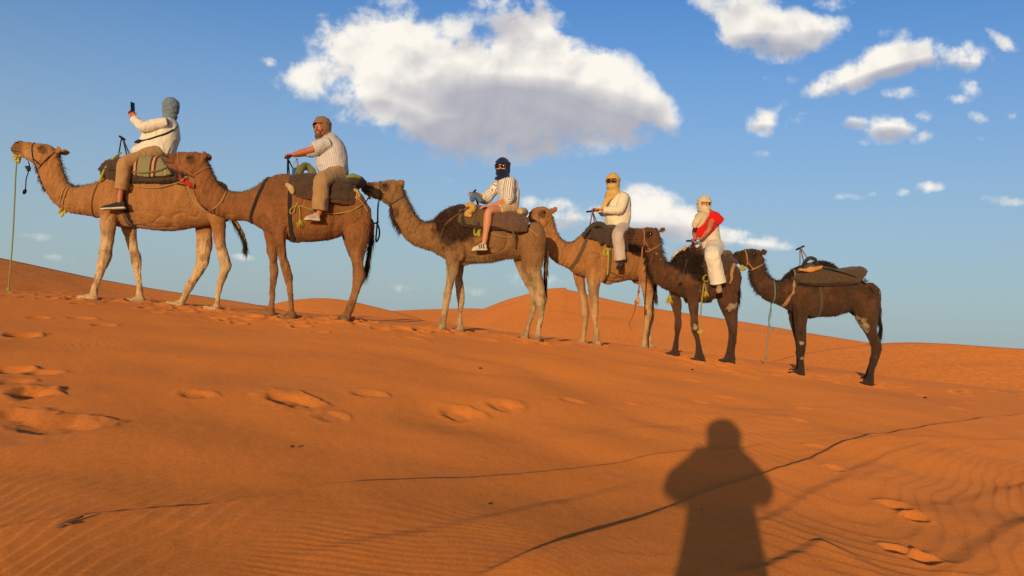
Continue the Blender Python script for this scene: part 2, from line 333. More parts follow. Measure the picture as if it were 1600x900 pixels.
# ================================================================ the camels, measured in their own vertical planes
class Frame:
    def __init__(s, px, py, D, yaw):
        s.A = at_depth(px, py, D); y = math.radians(yaw)
        s.h = A3(-math.cos(y), -math.sin(y), 0); s.n = A3(math.sin(y), -math.cos(y), 0)   # heading, near side
    def pt(s, px, py, lat=0.):
        r = ray(px, py); t = (np.dot(s.A-CO, s.n)+lat)/np.dot(r, s.n); return CO+r*t
    def lat(s, P): return np.dot(P-s.A, s.n)
CAMELS = [
 dict(fr=(235, 472, 11.8, 0),
  head=[(18,230,20,240,.03),(22,224,25,243,.05),(31,220,34,245,.06),(42,221,43,250,.065),(54,224,52,255,.08),(67,225,60,260,.1),(80,227,68,262,.1),(92,236,80,262,.085)],
  ear=(90,236,101,236), eye=(67,233), nostril=(30,224), mouth=[(18,235),(26,237),(36,239)],
  body=[(88,232,56,258,.085),(97,258,60,270,.085),(102,275,66,290,.09),(110,288,78,311,.10),(122,291,95,326,.115),(140,289,115,334,.14),(156,284,140,337,.2),(175,272,165,343,.27),(200,262,190,352,.31),(230,253,222,357,.345),(260,253,255,361,.36),(290,262,285,359,.35),(318,276,310,355,.31),(338,290,328,352,.27),(352,310,342,350,.2),(357,330,350,345,.12)],
  legs=[(.19,[(160,208,300),(156,197,322),(156,185,336),(157,181,360),(157,178,377),(155,176,391),(154,175,401),(151,167,418),(147,160,436),(142,154,452),(139,153,462)],(124,153,468)),
        (-.17,[(186,220,330),(189,214,354),(196,214,372),(200,216,388),(204,221,400),(205,222,412),(211,222,434),(213,224,455),(211,225,466)],(200,226,473)),
        (.17,[(312,356,300),(318,357,322),(325,354,340),(331,353,360),(334,353,380),(338,359,400),(343,362,415),(341,355,432),(337,348,448),(335,344,470),(332,344,479)],(321,345,485)),
        (-.17,[(305,335,330),(305,331,359),(307,332,382),(306,329,400),(304,327,414),(298,316,430),(289,304,447),(280,292,468),(275,289,473)],(262,288,478))],
  tail=[(353,318),(364,340),(374,356),(381,372),(384,388)],
  coat=(.45,.195,.066), pale=(.80,.55,.31), dark=(.10,.05,.025)),
 dict(fr=(480, 498, 11.1, 5),
  head=[(255,244,257,254,.03),(261,239,264,262,.05),(271,238,274,266,.06),(283,238,284,270,.07),(296,238,293,275,.095),(309,238,302,278,.1),(321,243,312,278,.085)],
  ear=(318,246,326,242), eye=(299,249), nostril=(263,246), mouth=[(257,252),(264,255),(273,256)],
  body=[(322,248,304,280,.085),(330,264,303,296,.085),(338,281,307,310,.09),(347,292,318,326,.1),(360,299,336,337,.115),(378,300,362,344,.135),(398,293,390,348,.19),(418,279,412,360,.26),(440,272,436,371,.31),(465,275,462,376,.34),(490,283,488,378,.35),(515,291,512,375,.34),(540,302,534,368,.31),(560,314,550,366,.26),(573,330,563,365,.18),(579,346,574,360,.1)],
  legs=[(-.17,[(405,436,340),(410,433,360),(416,433,384),(420,434,408),(420,436,424),(421,432,448),(419,430,475),(417,430,484)],(402,430,493)),
        (.19,[(415,466,320),(422,456,345),(426,447,368),(432,448,392),(437,454,414),(441,458,431),(447,458,448),(449,460,474),(449,461,490)],(440,464,500)),
        (.17,[(533,580,325),(536,580,350),(538,578,370),(546,573,394),(551,569,414),(553,571,434),(551,563,457),(543,555,478),(537,549,494)],(527,548,503)),
        (-.17,[(532,565,340),(535,566,370),(543,566,394),(549,565,414),(550,568,434),(548,560,457),(541,552,478),(537,548,490)],(529,548,499))],
  tail=[(578,345),(581,365),(578,385),(576,402),(573,418)],
  coat=(.31,.117,.038), pale=(.36,.17,.07), dark=(.10,.05,.025)),
 dict(fr=(765, 525, 12.0, 8),
  head=[(566,292,567,300,.03),(571,286,572,305,.05),(581,285,583,309,.06),(594,284,594,313,.07),(607,282,602,318,.095),(619,282,609,323,.1),(628,289,617,324,.08)],
  ear=(622,291,630,285), eye=(602,291), nostril=(571,291), mouth=[(566,298),(573,300),(582,301)],
  body=[(630,294,610,322,.085),(634,308,613,340,.085),(641,321,620,354,.09),(650,337,632,372,.1),(662,347,648,384,.115),(676,345,666,390,.14),(690,333,684,398,.2),(706,324,702,408,.27),(724,320,722,413,.31),(745,322,745,412,.34),(770,330,768,410,.34),(795,340,790,405,.32),(820,353,808,404,.29),(838,362,824,405,.24),(848,376,838,405,.17),(852,390,847,402,.1)],
  legs=[(.19,[(690,735,365),(694,724,388),(696,719,405),(697,716,425),(695,709,447),(691,707,461),(691,702,477),(688,698,495),(686,697,508)],(679,697,519)),
        (-.17,[(706,730,395),(710,726,415),(711,723,436),(711,727,458),(714,726,474),(714,723,497),(713,723,510)],(708,723,520)),
        (.17,[(810,853,370),(814,851,396),(817,847,420),(828,851,444),(836,854,470),(840,851,489),(837,847,510),(835,846,525)],(830,845,535)),
        (-.17,[(800,826,395),(807,823,418),(817,832,440),(827,840,458),(828,840,473),(826,836,491),(820,830,510),(816,828,522)],(812,826,530))],
  tail=[(849,380),(853,395),(853,420),(852,440),(851,457)],
  coat=(.33,.16,.062), pale=(.66,.44,.23), dark=(.075,.035,.02)),
 dict(fr=(958, 545, 13.2, 14),
  head=[(825,337,826,346,.03),(828,330,831,350,.05),(834,325,838,353,.06),(842,323,843,356,.08),(851,323,846,359,.1),(859,328,851,360,.09),(863,336,855,362,.08)],
  ear=(861,332,867,326), eye=(848,333), nostril=(829,333), mouth=[(825,344),(831,345),(838,345)],
  body=[(864,338,843,362,.08),(866,350,845,372,.08),(870,362,850,388,.085),(876,372,859,402,.095),(886,378,872,413,.11),(896,377,886,419,.13),(907,368,899,428,.19),(920,361,914,434,.26),(935,356,932,438,.3),(952,355,950,442,.33),(970,360,968,441,.33),(986,366,982,438,.31),(1002,375,994,437,.28),(1012,385,1004,437,.22),(1018,400,1012,437,.15),(1020,415,1017,432,.1)],
  legs=[(-.18,[(894,925,410),(896,914,430),(900,915,446),(906,919,470),(907,921,488),(910,919,501),(908,917,520),(905,916,532)],(895,916,542)),
        (.19,[(910,948,400),(914,940,425),(918,937,448),(922,936,474),(922,936,490),(926,935,505),(927,937,522),(926,938,535)],(923,939,543)),
        (.15,[(990,1021,410),(998,1021,430),(1004,1020,457),(1006,1019,474),(1006,1019,490),(1006,1015,508),(1003,1012,526),(1001,1012,540)],(997,1012,549)),
        (-.15,[(996,1020,415),(1003,1022,440),(1008,1022,457),(1010,1022,474),(1012,1023,490),(1012,1020,508),(1011,1019,526),(1010,1020,540)],(1008,1021,548))],
  tail=[(1021,412),(1024,430),(1023,450),(1024,462)],
  coat=(.47,.20,.064), pale=(.68,.43,.21), dark=(.10,.05,.025)),
 dict(fr=(1105, 565, 12.75, 22),
  head=[(976,366,977,375,.03),(981,359,983,379,.05),(990,357,993,382,.06),(1002,357,1003,385,.07),(1013,355,1010,388,.095),(1023,357,1014,390,.095),(1030,366,1020,391,.08)],
  ear=(1027,362,1033,357), eye=(1013,366), nostril=(981,365), mouth=[(977,374),(984,375),(992,375)],
  body=[(1032,370,1010,394,.08),(1033,386,1010,410,.08),(1036,400,1014,428,.085),(1041,410,1023,441,.095),(1048,413,1036,450,.12),(1056,404,1050,456,.18),(1066,393,1062,462,.24),(1078,388,1074,467,.28),(1092,388,1090,472,.31),(1106,394,1104,471,.31),(1119,400,1116,467,.3),(1132,406,1126,463,.27),(1142,413,1135,462,.21),(1148,424,1142,460,.15),(1150,438,1147,455,.1)],
  legs=[(-.18,[(1044,1074,440),(1046,1063,458),(1049,1064,477),(1054,1064,496),(1054,1065,509),(1054,1061,525),(1051,1060,543),(1049,1060,550)],(1042,1061,558)),
        (.19,[(1066,1100,432),(1072,1095,455),(1076,1091,476),(1079,1090,496),(1080,1091,513),(1085,1093,528),(1087,1097,544),(1086,1099,556)],(1081,1101,567)),
        (.16,[(1112,1150,430),(1117,1150,455),(1126,1150,480),(1134,1150,499),(1138,1151,515),(1138,1149,530),(1135,1146,548),(1133,1146,558)],(1127,1147,567)),
        (-.14,[(1118,1149,440),(1124,1150,462),(1132,1151,482),(1139,1152,499),(1141,1152,515),(1140,1150,530),(1138,1147,548),(1136,1147,556)],(1131,1147,563))],
  tail=[(1150,425),(1153,440),(1154,455),(1152,470)],
  coat=(.12,.046,.019), pale=(.12,.055,.03), dark=(.03,.015,.010)),
 dict(fr=(1300, 595, 13.1, 6),
  head=[(1144,397,1146,405,.03),(1149,393,1151,411,.05),(1157,391,1159,414,.06),(1166,389,1166,417,.07),(1175,388,1170,420,.095),(1184,391,1176,422,.095),(1190,399,1181,423,.08)],
  ear=(1186,396,1193,393), eye=(1176,398), nostril=(1149,398), mouth=[(1145,405),(1151,407),(1159,406)],
  body=[(1191,402,1171,422,.08),(1194,417,1173,438,.08),(1199,429,1180,453,.085),(1206,437,1192,466,.095),(1215,440,1206,473,.11),(1226,436,1220,478,.15),(1238,425,1234,486,.22),(1252,415,1248,491,.28),(1268,410,1266,495,.31),(1286,409,1284,495,.33),(1304,417,1302,494,.33),(1322,427,1318,490,.31),(1340,436,1332,487,.28),(1356,446,1344,487,.24),(1366,456,1356,487,.17),(1371,470,1366,484,.1)],
  legs=[(-.16,[(1228,1256,465),(1231,1250,490),(1237,1251,513),(1243,1255,537),(1243,1254,556),(1244,1254,572),(1243,1254,578)],(1236,1255,583)),
        (.19,[(1233,1278,455),(1238,1268,475),(1240,1262,492),(1241,1261,510),(1243,1260,526),(1245,1260,540),(1246,1257,556),(1246,1257,573),(1245,1258,580)],(1235,1258,588)),
        (.17,[(1326,1372,460),(1332,1371,480),(1337,1371,496),(1345,1370,511),(1354,1372,525),(1361,1378,544),(1359,1373,562),(1355,1366,584),(1351,1365,596)],(1346,1365,605)),
        (-.16,[(1330,1366,470),(1338,1366,496),(1346,1367,511),(1355,1370,525),(1361,1377,540),(1360,1371,556),(1355,1366,576),(1352,1365,588)],(1347,1364,596))],
  tail=[(1371,455),(1373,475),(1374,495),(1376,510),(1374,525)],
  coat=(.085,.036,.016), pale=(.07,.032,.017), dark=(.03,.017,.012)),
]
FR = [Frame(*c['fr']) for c in CAMELS]
# ================================================================ sand: one sheet of ground, dunes beyond, sky and sun
CREST = [(-400,420),(-200,438),(0,455),(150,462),(330,480),(450,490),(620,501),(780,517),(900,529),(1010,545),(1180,566),(1290,577),(1400,592),(1600,612),(1800,630),(2100,660)]
CRD = np.interp([c[0] for c in CREST], [-400,0,300,770,960,1100,1300,1600,2100], [12.9,13.0,13.3,13.9,14.6,14.8,14.7,15.2,16])
_cp = [at_depth(px, py, d) for (px, py), d in zip(CREST, CRD)]
C_AZ = np.array([math.atan2(p[0], p[1]) for p in _cp]); C_R = np.array([math.hypot(p[0], p[1]) for p in _cp]); C_S = np.array([(p[2]+.03)/math.hypot(p[0], p[1]) for p in _cp])
_fa = np.linspace(-1.3, 1.3, 1301); _kern = np.exp(-(np.arange(-60, 61)/24.)**2); _kern /= _kern.sum()
def _smooth(v): return np.convolve(np.pad(np.interp(_fa, C_AZ, v), 60, mode='edge'), _kern, mode='valid')
_FS = _smooth(C_S); _FR = _smooth(C_R)
def ground_base(x, y):
    x = np.asarray(x, float); y = np.asarray(y, float)
    r = np.hypot(x, y); az = np.arctan2(x, y)
    s = np.interp(az, _fa, _FS); rc = np.interp(az, _fa, _FR)+.25
    back = sstep(1.0, 2.2, np.abs(az))
    s = s*(1-back)+.0*back
    t = (r-rc)/.25
    sp = np.where(t > 30, t, np.log1p(np.exp(np.minimum(t, 30))))*.25
    q = np.minimum(r/rc, 1.)
    z = s*rc*(1.25*q-.25*q**4)+s*.25*np.maximum(r-rc, 0)-.30*sp*(1-back)
    lim = -3.5
    return np.where(z < lim+1, lim+np.exp(np.minimum(z-lim-1, 0)), z)
# feet of the camels: the sand is at their soles
FEET = []
for c, f in zip(CAMELS, FR):
    for lat, secs, (xl, xr, y) in c['legs']:
        FEET.append(f.pt((xl+xr)/2, y-2, lat))
FEET = np.array(FEET)
_res = FEET[:, 2]-ground_base(FEET[:, 0], FEET[:, 1])
print('foot residuals', np.round(_res, 2))
_SG = .75
_K = np.exp(-((FEET[:, None, :2]-FEET[None, :, :2])**2).sum(2)/(2*_SG**2))
_W = np.linalg.solve(_K+np.eye(len(FEET))*.12, _res)
def ground_z(x, y):
    x = np.asarray(x, float); y = np.asarray(y, float); z = ground_base(x, y)
    for w, p in zip(_W, FEET):
        z = z+w*np.exp(-((x-p[0])**2+(y-p[1])**2)/(2*_SG**2))
    z = z+.05*fbm2(x*.35+3, y*.35, 3, 5)*sstep(2.5, 5, np.hypot(x, y))*(1-.75*sstep(9.5, 11.5, np.hypot(x*.25, y)))
    return z
def to_ground(px, py):
    d = ray(px, py); t = np.linspace(2.0, 17, 1500); P = CO[None]+d[None]*t[:, None]
    h = P[:, 2]-ground_z(P[:, 0], P[:, 1]); k = np.argmax(h < 0)
    return P[k] if (h < 0).any() else P[-1]
# wind-cut sand edges: a slow rise and a short lee drop on the far side
EDGES = [ # pixels along the crest, height, run-up, lee width
 ([(700,935),(810,893),(940,842),(1065,788),(1190,748),(1290,713),(1350,694),(1440,672),(1520,660),(1600,651),(1700,640)], .045, .9, .16),
 ([(1290,708),(1375,697),(1450,694),(1530,692),(1620,691)], .022, .5, .12),
 ([(-60,842),(0,831),(130,810),(240,800),(340,793),(420,778),(500,765),(560,756),(650,751),(740,746),(860,735),(960,722),(1060,708),(1160,700),(1235,685)], .030, .8, .16),
 ([(420,880),(520,868),(600,853),(660,845),(730,828),(790,812),(860,790),(960,765),(1040,745)], .024, .6, .2),
 ([(-40,704),(60,690),(180,672),(300,662),(420,640),(560,630),(700,620)], .016, .7, .3),
 ([(1180,830),(1240,800),(1300,765),(1390,722),(1480,700)], .028, .6, .2),
 ([(1150,905),(1210,890),(1265,868),(1300,850)], .026, .5, .18),
 ([(1300,770),(1400,738),(1500,712),(1600,700)], .016, .5, .25),
 ([(1470,910),(1540,868),(1600,832),(1680,790)], .03, .6, .25),
 ([(1460,800),(1540,780),(1640,755)], .018, .5, .25),
 ([(820,615),(940,630),(1060,628),(1200,640),(1330,636),(1450,645)], .014, .5, .2),
 ([(60,560),(250,552),(480,545),(700,552),(900,570)], .014, .8, .3),
 ([(300,640),(480,600),(700,590),(930,600)], .014, .8, .3),
 ([(860,690),(960,670),(1060,662),(1180,655),(1250,650)], .018, .6, .2),
]
EDGE_G = [(crom(np.array([to_ground(*q)[:2] for q in pts]), 5), h, ru, lee) for pts, h, ru, lee in EDGES]
# footprints: pixel, length, width (m), turn, depth
PRINTS = [(45,614,.42,.3,.2,.075),(95,662,.62,.32,.1,.065),(15,648,.5,.28,.1,.06),(20,572,.45,.25,.1,.06),(70,577,.4,.2,.1,.04),(35,524,.45,.3,.2,.06),(20,592,.3,.2,.3,.03),
 (450,630,.62,.3,-.2,.06),(305,620,.42,.18,0,.03),(575,621,.42,.2,.1,.035),(715,643,.5,.34,-.3,.05),(785,634,.4,.3,-.5,.05),(895,628,.35,.2,.2,.03),(985,628,.3,.16,.2,.025),
 (1095,625,.36,.2,.1,.03),(1135,621,.3,.18,.2,.025),(1250,660,.3,.22,.2,.04),(1258,640,.32,.2,.1,.03),(1305,738,.24,.16,.1,.04),(1275,700,.3,.2,.4,.02),
 (1395,795,.30,.16,-.7,.05),(1430,812,.24,.15,-.5,.05),(1405,858,.30,.16,-.6,.05),(1445,872,.26,.18,-.2,.06),
 (125,498,.5,.24,0,.04),(160,508,.4,.2,.1,.03),(330,497,.4,.2,.1,.03),(380,500,.4,.2,0,.03),(240,487,.3,.2,0,.03),(60,498,.4,.2,.1,.03),
 (560,506,.4,.2,0,.03),(620,512,.4,.2,.1,.03),(640,519,.4,.2,.1,.02),(1190,590,.3,.2,.1,.02),(1080,595,.4,.2,.1,.02),(1000,575,.4,.22,.1,.02),(860,560,.4,.2,.1,.02),(520,655,.3,.2,.1,.02),
 (1445,622,.4,.2,.1,.02),(1500,640,.4,.2,.1,.02)]
PRINT_G = [(to_ground(px, py)[:2], l, w, a, d) for px, py, l, w, a, d in PRINTS]
_tr = np.random.RandomState(5); TRAIL = []
_o = np.argsort(FEET[:, 0]); _fx = FEET[_o, 0]; _fy = FEET[_o, 1]
for k in range(130):
    tx = _tr.uniform(-7.5, 9.5); ty = np.interp(tx, _fx, _fy)+_tr.normal(-.25, .55)
    TRAIL.append(((tx, ty), _tr.uniform(.10, .17), _tr.uniform(.012, .028), _tr.uniform(0, 3)))
def relief(x, y):
    z = np.zeros_like(x); r = np.hypot(x, y)
    for poly, h, run, lee in EDGE_G:
        lo = poly.min(0)-1.2; hi = poly.max(0)+1.2
        msk = (x > lo[0]) & (x < hi[0]) & (y > lo[1]) & (y < hi[1])
        if not msk.any(): continue
        X = x[msk]; Y = y[msk]; best = np.full(X.shape, 1e9); sd = np.zeros(X.shape); along = np.zeros(X.shape)
        wob = .03*fbm2(X*1.1, Y*1.1, 2, 31)+.004*fbm2(X*8, Y*8, 2, 32)
        h = h*(.6 if lee >= .2 else 1.)
        n = len(poly)-1
        for i in range(n):
            a = poly[i]; b = poly[i+1]; e = b-a; le = max(np.hypot(*e), 1e-6)
            t = np.clip(((X-a[0])*e[0]+(Y-a[1])*e[1])/le**2, 0, 1)
            dx = X-a[0]-t*e[0]; dy = Y-a[1]-t*e[1]; d = np.hypot(dx, dy)
            side = np.sign(e[0]*dy-e[1]*dx)      # + on the far side for lines drawn left to right
            k = d < best
            best[k] = d[k]; sd[k] = (side*d)[k]; along[k] = ((i+t)/n)[k]
        sd = sd+wob
        fade = sstep(0, .12, along)*sstep(0, .12, 1-along)
        brk = 1.0+.25*fbm2(along*5+h*100, along*0+h*37, 2, 3)
        lw = lee*.55; up = np.where(sd < 0, np.exp(-(np.abs(sd)/run*1.9)**1.35), 1-sstep(0, 1, sd/lw))
        z[msk] += h*up*fade*brk
    for (px, py), l, w, a, d in PRINT_G:
        d = d*.58; l = l*.72; w = w*1.0
        msk = (np.abs(x-px) < .9) & (np.abs(y-py) < .9)
        if not msk.any(): continue
        X = x[msk]-px; Y = y[msk]-py; ca, sa = math.cos(a), math.sin(a)
        u = (X*ca+Y*sa)/(l*.5); v = (-X*sa+Y*ca)/(w*.5)
        wob = .38*fbm2(X*5+px*3, Y*5+py*3, 3, 8)
        q = np.sqrt(u*u+v*v)*(1+wob)
        z[msk] += -d*(1-sstep(.45, 1.05, q))*(1+.3*v)+d*.42*np.exp(-((q-1.25)/.22)**2)*(.55+.45*np.tanh(1.5*v))+d*.2*fbm2(X*9, Y*9, 2, 12)*np.exp(-(q/1.7)**4)
    # wind ripples: turning, patchy
    fade = (1-sstep(13, 17, r))
    wx = x+.35*fbm2(x*.55, y*.55, 3, 41); wy = y+.35*fbm2(x*.55+9, y*.55, 3, 42)
    ang = .42+.55*fbm2(x*.16+2, y*.16+4, 2, 21)-.75*sstep(-.5, 3, x)
    ph1 = (wx*np.cos(ang)+wy*np.sin(ang))
    p1 = 2*math.pi*ph1/.095
    rip = (.5+.5*np.sin(p1+.5*np.sin(p1)))**1.3
    m1 = sstep(.08, .42, fbm2(x*.38+5, y*.30+8, 3, 77))*(1-sstep(8.5, 11, r))
    p2 = 2*math.pi*(wy*1.0+wx*(.12+.25*fbm2(x*.2, y*.2, 2, 51))+.14*fbm2(x*1.6, y*1.6, 2, 52))/.06
    rip2 = .5+.5*np.sin(p2)
    m2 = sstep(0.0, .3, fbm2(x*.5+25, y*.32+3, 3, 90))
    z = z+fade*(.0034*rip*m1+.0020*rip2*m2*(1-.7*sstep(-1.5, .5, x)*(1-sstep(5.5, 7, y)))*(1-.7*m1))
    z = z+fade*(.008*fbm2(x*1.6, y*1.3, 3, 63)+.0012*fbm2(x*14, y*11, 2, 64))
    z = z+.065*fbm2(x*.5, y*.8, 2, 66)*fade*sstep(2.5, 5, r)*(1-.6*sstep(9, 11, r))
    # a trodden trail along the line of the camels
    for (tx, ty), tr, td, ta in TRAIL:
        msk = (np.abs(x-tx) < .5) & (np.abs(y-ty) < .5)
        if not msk.any(): continue
        X = x[msk]-tx; Y = y[msk]-ty; q = np.hypot(X*math.cos(ta)+Y*math.sin(ta), (-X*math.sin(ta)+Y*math.cos(ta))*1.25)/tr*(1+.3*fbm2(X*8+tx, Y*8+ty, 2, 4))
        z[msk] += -td*(1-sstep(.5, 1.05, q))+td*.5*np.exp(-((q-1.25)/.22)**2)
    for p in FEET:
        msk = (np.abs(x-p[0]) < .6) & (np.abs(y-p[1]) < .6)
        q = np.hypot(x[msk]-p[0], y[msk]-p[1])*(1+.25*fbm2(x[msk]*7, y[msk]*7, 2, 14)); z[msk] += .024*np.exp(-((q-.20)/.055)**2)-.012*np.exp(-(q/.12)**2)
    # trampled sand round the feet
    dm = np.full(x.shape, 9.)
    for p in FEET: dm = np.minimum(dm, np.hypot(x-p[0], (y-p[1])))
    z = z+.03*fbm2(x*5.5, y*4.5, 3, 71)*np.exp(-(dm/.5)**2)
    return z
def sand_mat(name, far=False):
    m, nt, b = new_mat(name); L = nt.links.new
    geo = N(nt, 'NewGeometry'); P = geo.outputs['Position']
    mp = N(nt, 'Mapping'); mp.inputs['Scale'].default_value = (.5, .9, .9); L(P, mp.inputs['Vector'])
    n1 = N(nt, 'TexNoise'); n1.inputs['Scale'].default_value = .8 if not far else .15; n1.inputs['Detail'].default_value = 6; n1.inputs['Roughness'].default_value = .6; L(mp.outputs[0], n1.inputs['Vector'])
    n2 = N(nt, 'TexNoise'); n2.inputs['Scale'].default_value = 60 if not far else 6; n2.inputs['Detail'].default_value = 5; L(P, n2.inputs['Vector'])
    n3 = N(nt, 'TexNoise'); n3.inputs['Scale'].default_value = 420; n3.inputs['Detail'].default_value = 2; L(P, n3.inputs['Vector'])
    c = mixrgb(nt, n1.outputs['Fac'], SAND_A, SAND_B)
    r = N(nt, 'MapRange'); r.inputs[1].default_value = .35; r.inputs[2].default_value = .65; r.inputs[3].default_value = .9; r.inputs[4].default_value = 1.1; L(n2.outputs['Fac'], r.inputs[0])
    r3 = N(nt, 'MapRange'); r3.inputs[1].default_value = .3; r3.inputs[2].default_value = .7; r3.inputs[3].default_value = .8; r3.inputs[4].default_value = 1.2; L(n3.outputs['Fac'], r3.inputs[0])
    mp4 = N(nt, 'Mapping'); mp4.inputs['Scale'].default_value = (.35, 1.3, 1.3); L(P, mp4.inputs['Vector'])
    n4 = N(nt, 'TexNoise'); n4.inputs['Scale'].default_value = 1.3 if not far else .3; n4.inputs['Detail'].default_value = 7; n4.inputs['Roughness'].default_value = .62; L(mp4.outputs[0], n4.inputs['Vector'])
    r4 = N(nt, 'MapRange', interpolation_type='SMOOTHSTEP'); r4.inputs[1].default_value = .48; r4.inputs[2].default_value = .70; r4.inputs[3].default_value = 0; r4.inputs[4].default_value = .6; L(n4.outputs['Fac'], r4.inputs[0])
    c = mixrgb(nt, r4.outputs[0], c, SAND_D)
    k = N(nt, 'Math', operation='MULTIPLY'); L(r.outputs[0], k.inputs[0]); L(r3.outputs[0], k.inputs[1])
    v = N(nt, 'VectorMath', operation='SCALE'); L(c, v.inputs[0]); L(k.outputs[0], v.inputs['Scale'])
    L(v.outputs[0], b.inputs['Base Color']); b.inputs['Roughness'].default_value = .95; b.inputs['Specular IOR Level'].default_value = .08
    b.inputs['Diffuse Roughness'].default_value = .6
    bp = N(nt, 'Bump')
    if far:
        mpf = N(nt, 'Mapping'); mpf.inputs['Scale'].default_value = (.6, 1.6, 1.6); L(P, mpf.inputs['Vector'])
        w = N(nt, 'TexNoise'); w.inputs['Scale'].default_value = 1.6; w.inputs['Detail'].default_value = 8; L(mpf.outputs[0], w.inputs['Vector'])
        bp.inputs['Strength'].default_value = .35; bp.inputs['Distance'].default_value = .12; L(w.outputs['Fac'], bp.inputs['Height'])
    else:
        bp.inputs['Strength'].default_value = .35; bp.inputs['Distance'].default_value = .004; L(n3.outputs['Fac'], bp.inputs['Height'])
    L(bp.outputs[0], b.inputs['Normal']); return m
SAND_A = A3(.60, .190, .040); SAND_B = A3(.74, .252, .058)
SAND_D = A3(.52, .190, .062)
SAND = sand_mat('sand'); SAND_FAR = sand_mat('dune_sand', True)
def grid_mesh(V, na, nr, wrap=False):
    i = np.arange(nr-1)[:, None]; j = np.arange(na if wrap else na-1)[None]; k = (j+1) % na
    F = np.stack(np.broadcast_arrays(i*na+j, i*na+k, (i+1)*na+k, (i+1)*na+j), -1).reshape(-1, 4)[:, ::-1]
    me = bpy.data.meshes.new('grid'); me.vertices.add(len(V)); me.vertices.foreach_set('co', np.ascontiguousarray(V).ravel())
    me.loops.add(F.size); me.loops.foreach_set('vertex_index', np.ascontiguousarray(F).ravel().astype(np.int32))
    me.polygons.add(len(F)); me.polygons.foreach_set('loop_start', (np.arange(len(F))*4).astype(np.int32))
    me.update(calc_edges=True); set_smooth(me); return me
az = np.concatenate([np.radians(np.linspace(-39, 41, 1150)), np.radians(np.linspace(41, 321, 90))[1:-1]])
rr = np.concatenate([[.02, .5, 1.2, 2.0, 2.6], np.exp(np.linspace(math.log(3.0), math.log(8.0), 520)), np.exp(np.linspace(math.log(8.0), math.log(18), 330))[1:], np.exp(np.linspace(math.log(18), math.log(9000), 90))[1:]])
RR, AZ = np.meshgrid(rr, az, indexing='ij')
X = (RR*np.sin(AZ)).ravel(); Y = (RR*np.cos(AZ)).ravel()
Z = ground_z(X, Y)
nearm = RR.ravel() < 18.5
Z[nearm] += relief(X[nearm], Y[nearm])
# the ground under the photographer stays plain and level
G = grid_mesh(np.column_stack([X, Y, Z]), len(az), len(rr), True)
ground = bpy.data.objects.new('ground', G); COL.objects.link(ground); G.materials.append(SAND); tag(ground, 'rippled orange sand rising to the ridge under the camels', 'sand', kind='structure')
del X, Y, Z, RR, AZ, nearm
def gz(x, y): return float(ground_z(np.array([x]), np.array([y]))[0])

def dune(label, sky, d, d0, base, seed, power=1.25, back=.5, und=.25):
    """sky: pixels of the crest; d: distance of the crest; the windward face runs from d0 at height base"""
    px = np.array([s[0] for s in sky], float); pts = np.array([at_depth(a, b, 1.) for a, b in sky])
    dd = np.interp(px, *d) if isinstance(d, tuple) else np.full(len(px), float(d))
    az0 = np.arctan2(pts[:, 0], pts[:, 1]); el = (pts[:, 2]-ZC)/np.hypot(pts[:, 0], pts[:, 1])
    na = 260; a = np.linspace(az0[0], az0[-1], na)
    # smooth interpolation of the crest
    Q = crom(np.column_stack([az0, el, dd]), 12); e = np.interp(a, Q[:, 0], Q[:, 1]); D = np.interp(a, Q[:, 0], Q[:, 2]); kk = np.exp(-(np.arange(-40, 41)/7.)**2); es = np.convolve(np.pad(e, 40, mode='edge'), kk/kk.sum(), mode='valid')
    t = np.concatenate([np.linspace(0, 1, 70), 1+np.linspace(0, 1, 25)[1:]])
    V = np.zeros((len(t), na, 3))
    for i, tt in enumerate(t):
        zc = ZC+(es+(e-es)*sstep(.55, 1, tt))*D
        if tt <= 1:
            r = d0+(D-d0)*tt; w = tt**power; w = w-.012*sstep(.9, 1, tt)*0
            z = base+(zc-base)*w
            z = z+und*fbm2(r*np.sin(a)*.12+seed, r*np.cos(a)*.12, 3, seed)*math.sin(math.pi*min(tt, 1))**.8
        else:
            r = D+(tt-1)*np.abs(zc-base+3)*2.2; z = zc-(tt-1)*(zc-base+3)
            z = z - 0
        V[i, :, 0] = r*np.sin(a); V[i, :, 1] = r*np.cos(a); V[i, :, 2] = z
    me = grid_mesh(V.reshape(-1, 3), na, len(t))
    return tag(obj('dune', me, SAND_FAR, loc=(float(V[60, na//2, 0]), float(V[60, na//2, 1]), base)), label, 'dune', kind='structure')
dune('long orange dune slope falling behind the leading camels', [(-500,325),(-300,350),(-150,375),(0,403),(75,419),(150,435),(240,451),(330,465),(400,476),(470,492),(540,515),(600,540)], 46, 15.5, -2.2, 3)
dune('small rounded orange dune between the second and third camels', [(330,500),(400,483),(440,472),(475,467),(510,466),(545,470),(580,478),(620,488),(660,500),(700,515)], 58, 30, -4.5, 5)
dune('low distant dune line left of the peak', [(480,505),(540,495),(600,487),(650,484),(700,482.5),(740,482),(790,486),(840,500)], 120, 60, -6, 8)
dune('tall orange dune with pointed peak behind the fourth camel', [(610,535),(660,520),(700,506),(740,489),(790,469),(820,460.5),(845,453.5),(858,451),(868,450.3),(878,451),(900,455.5),(930,463),(1000,478),(1090,492),(1180,506),(1280,523),(1390,541),(1500,562),(1600,585)], ([600,868,1600],[62,62,52]), 19, -3.6, 12)
dune('smooth orange dune flank at the right behind the last camel', [(1120,592),(1180,573),(1240,556),(1310,544),(1370,537),(1420,535),(1480,537),(1600,545),(1750,549),(1900,560),(2200,580)], 36, 15.8, -2.4, 17, und=.18)

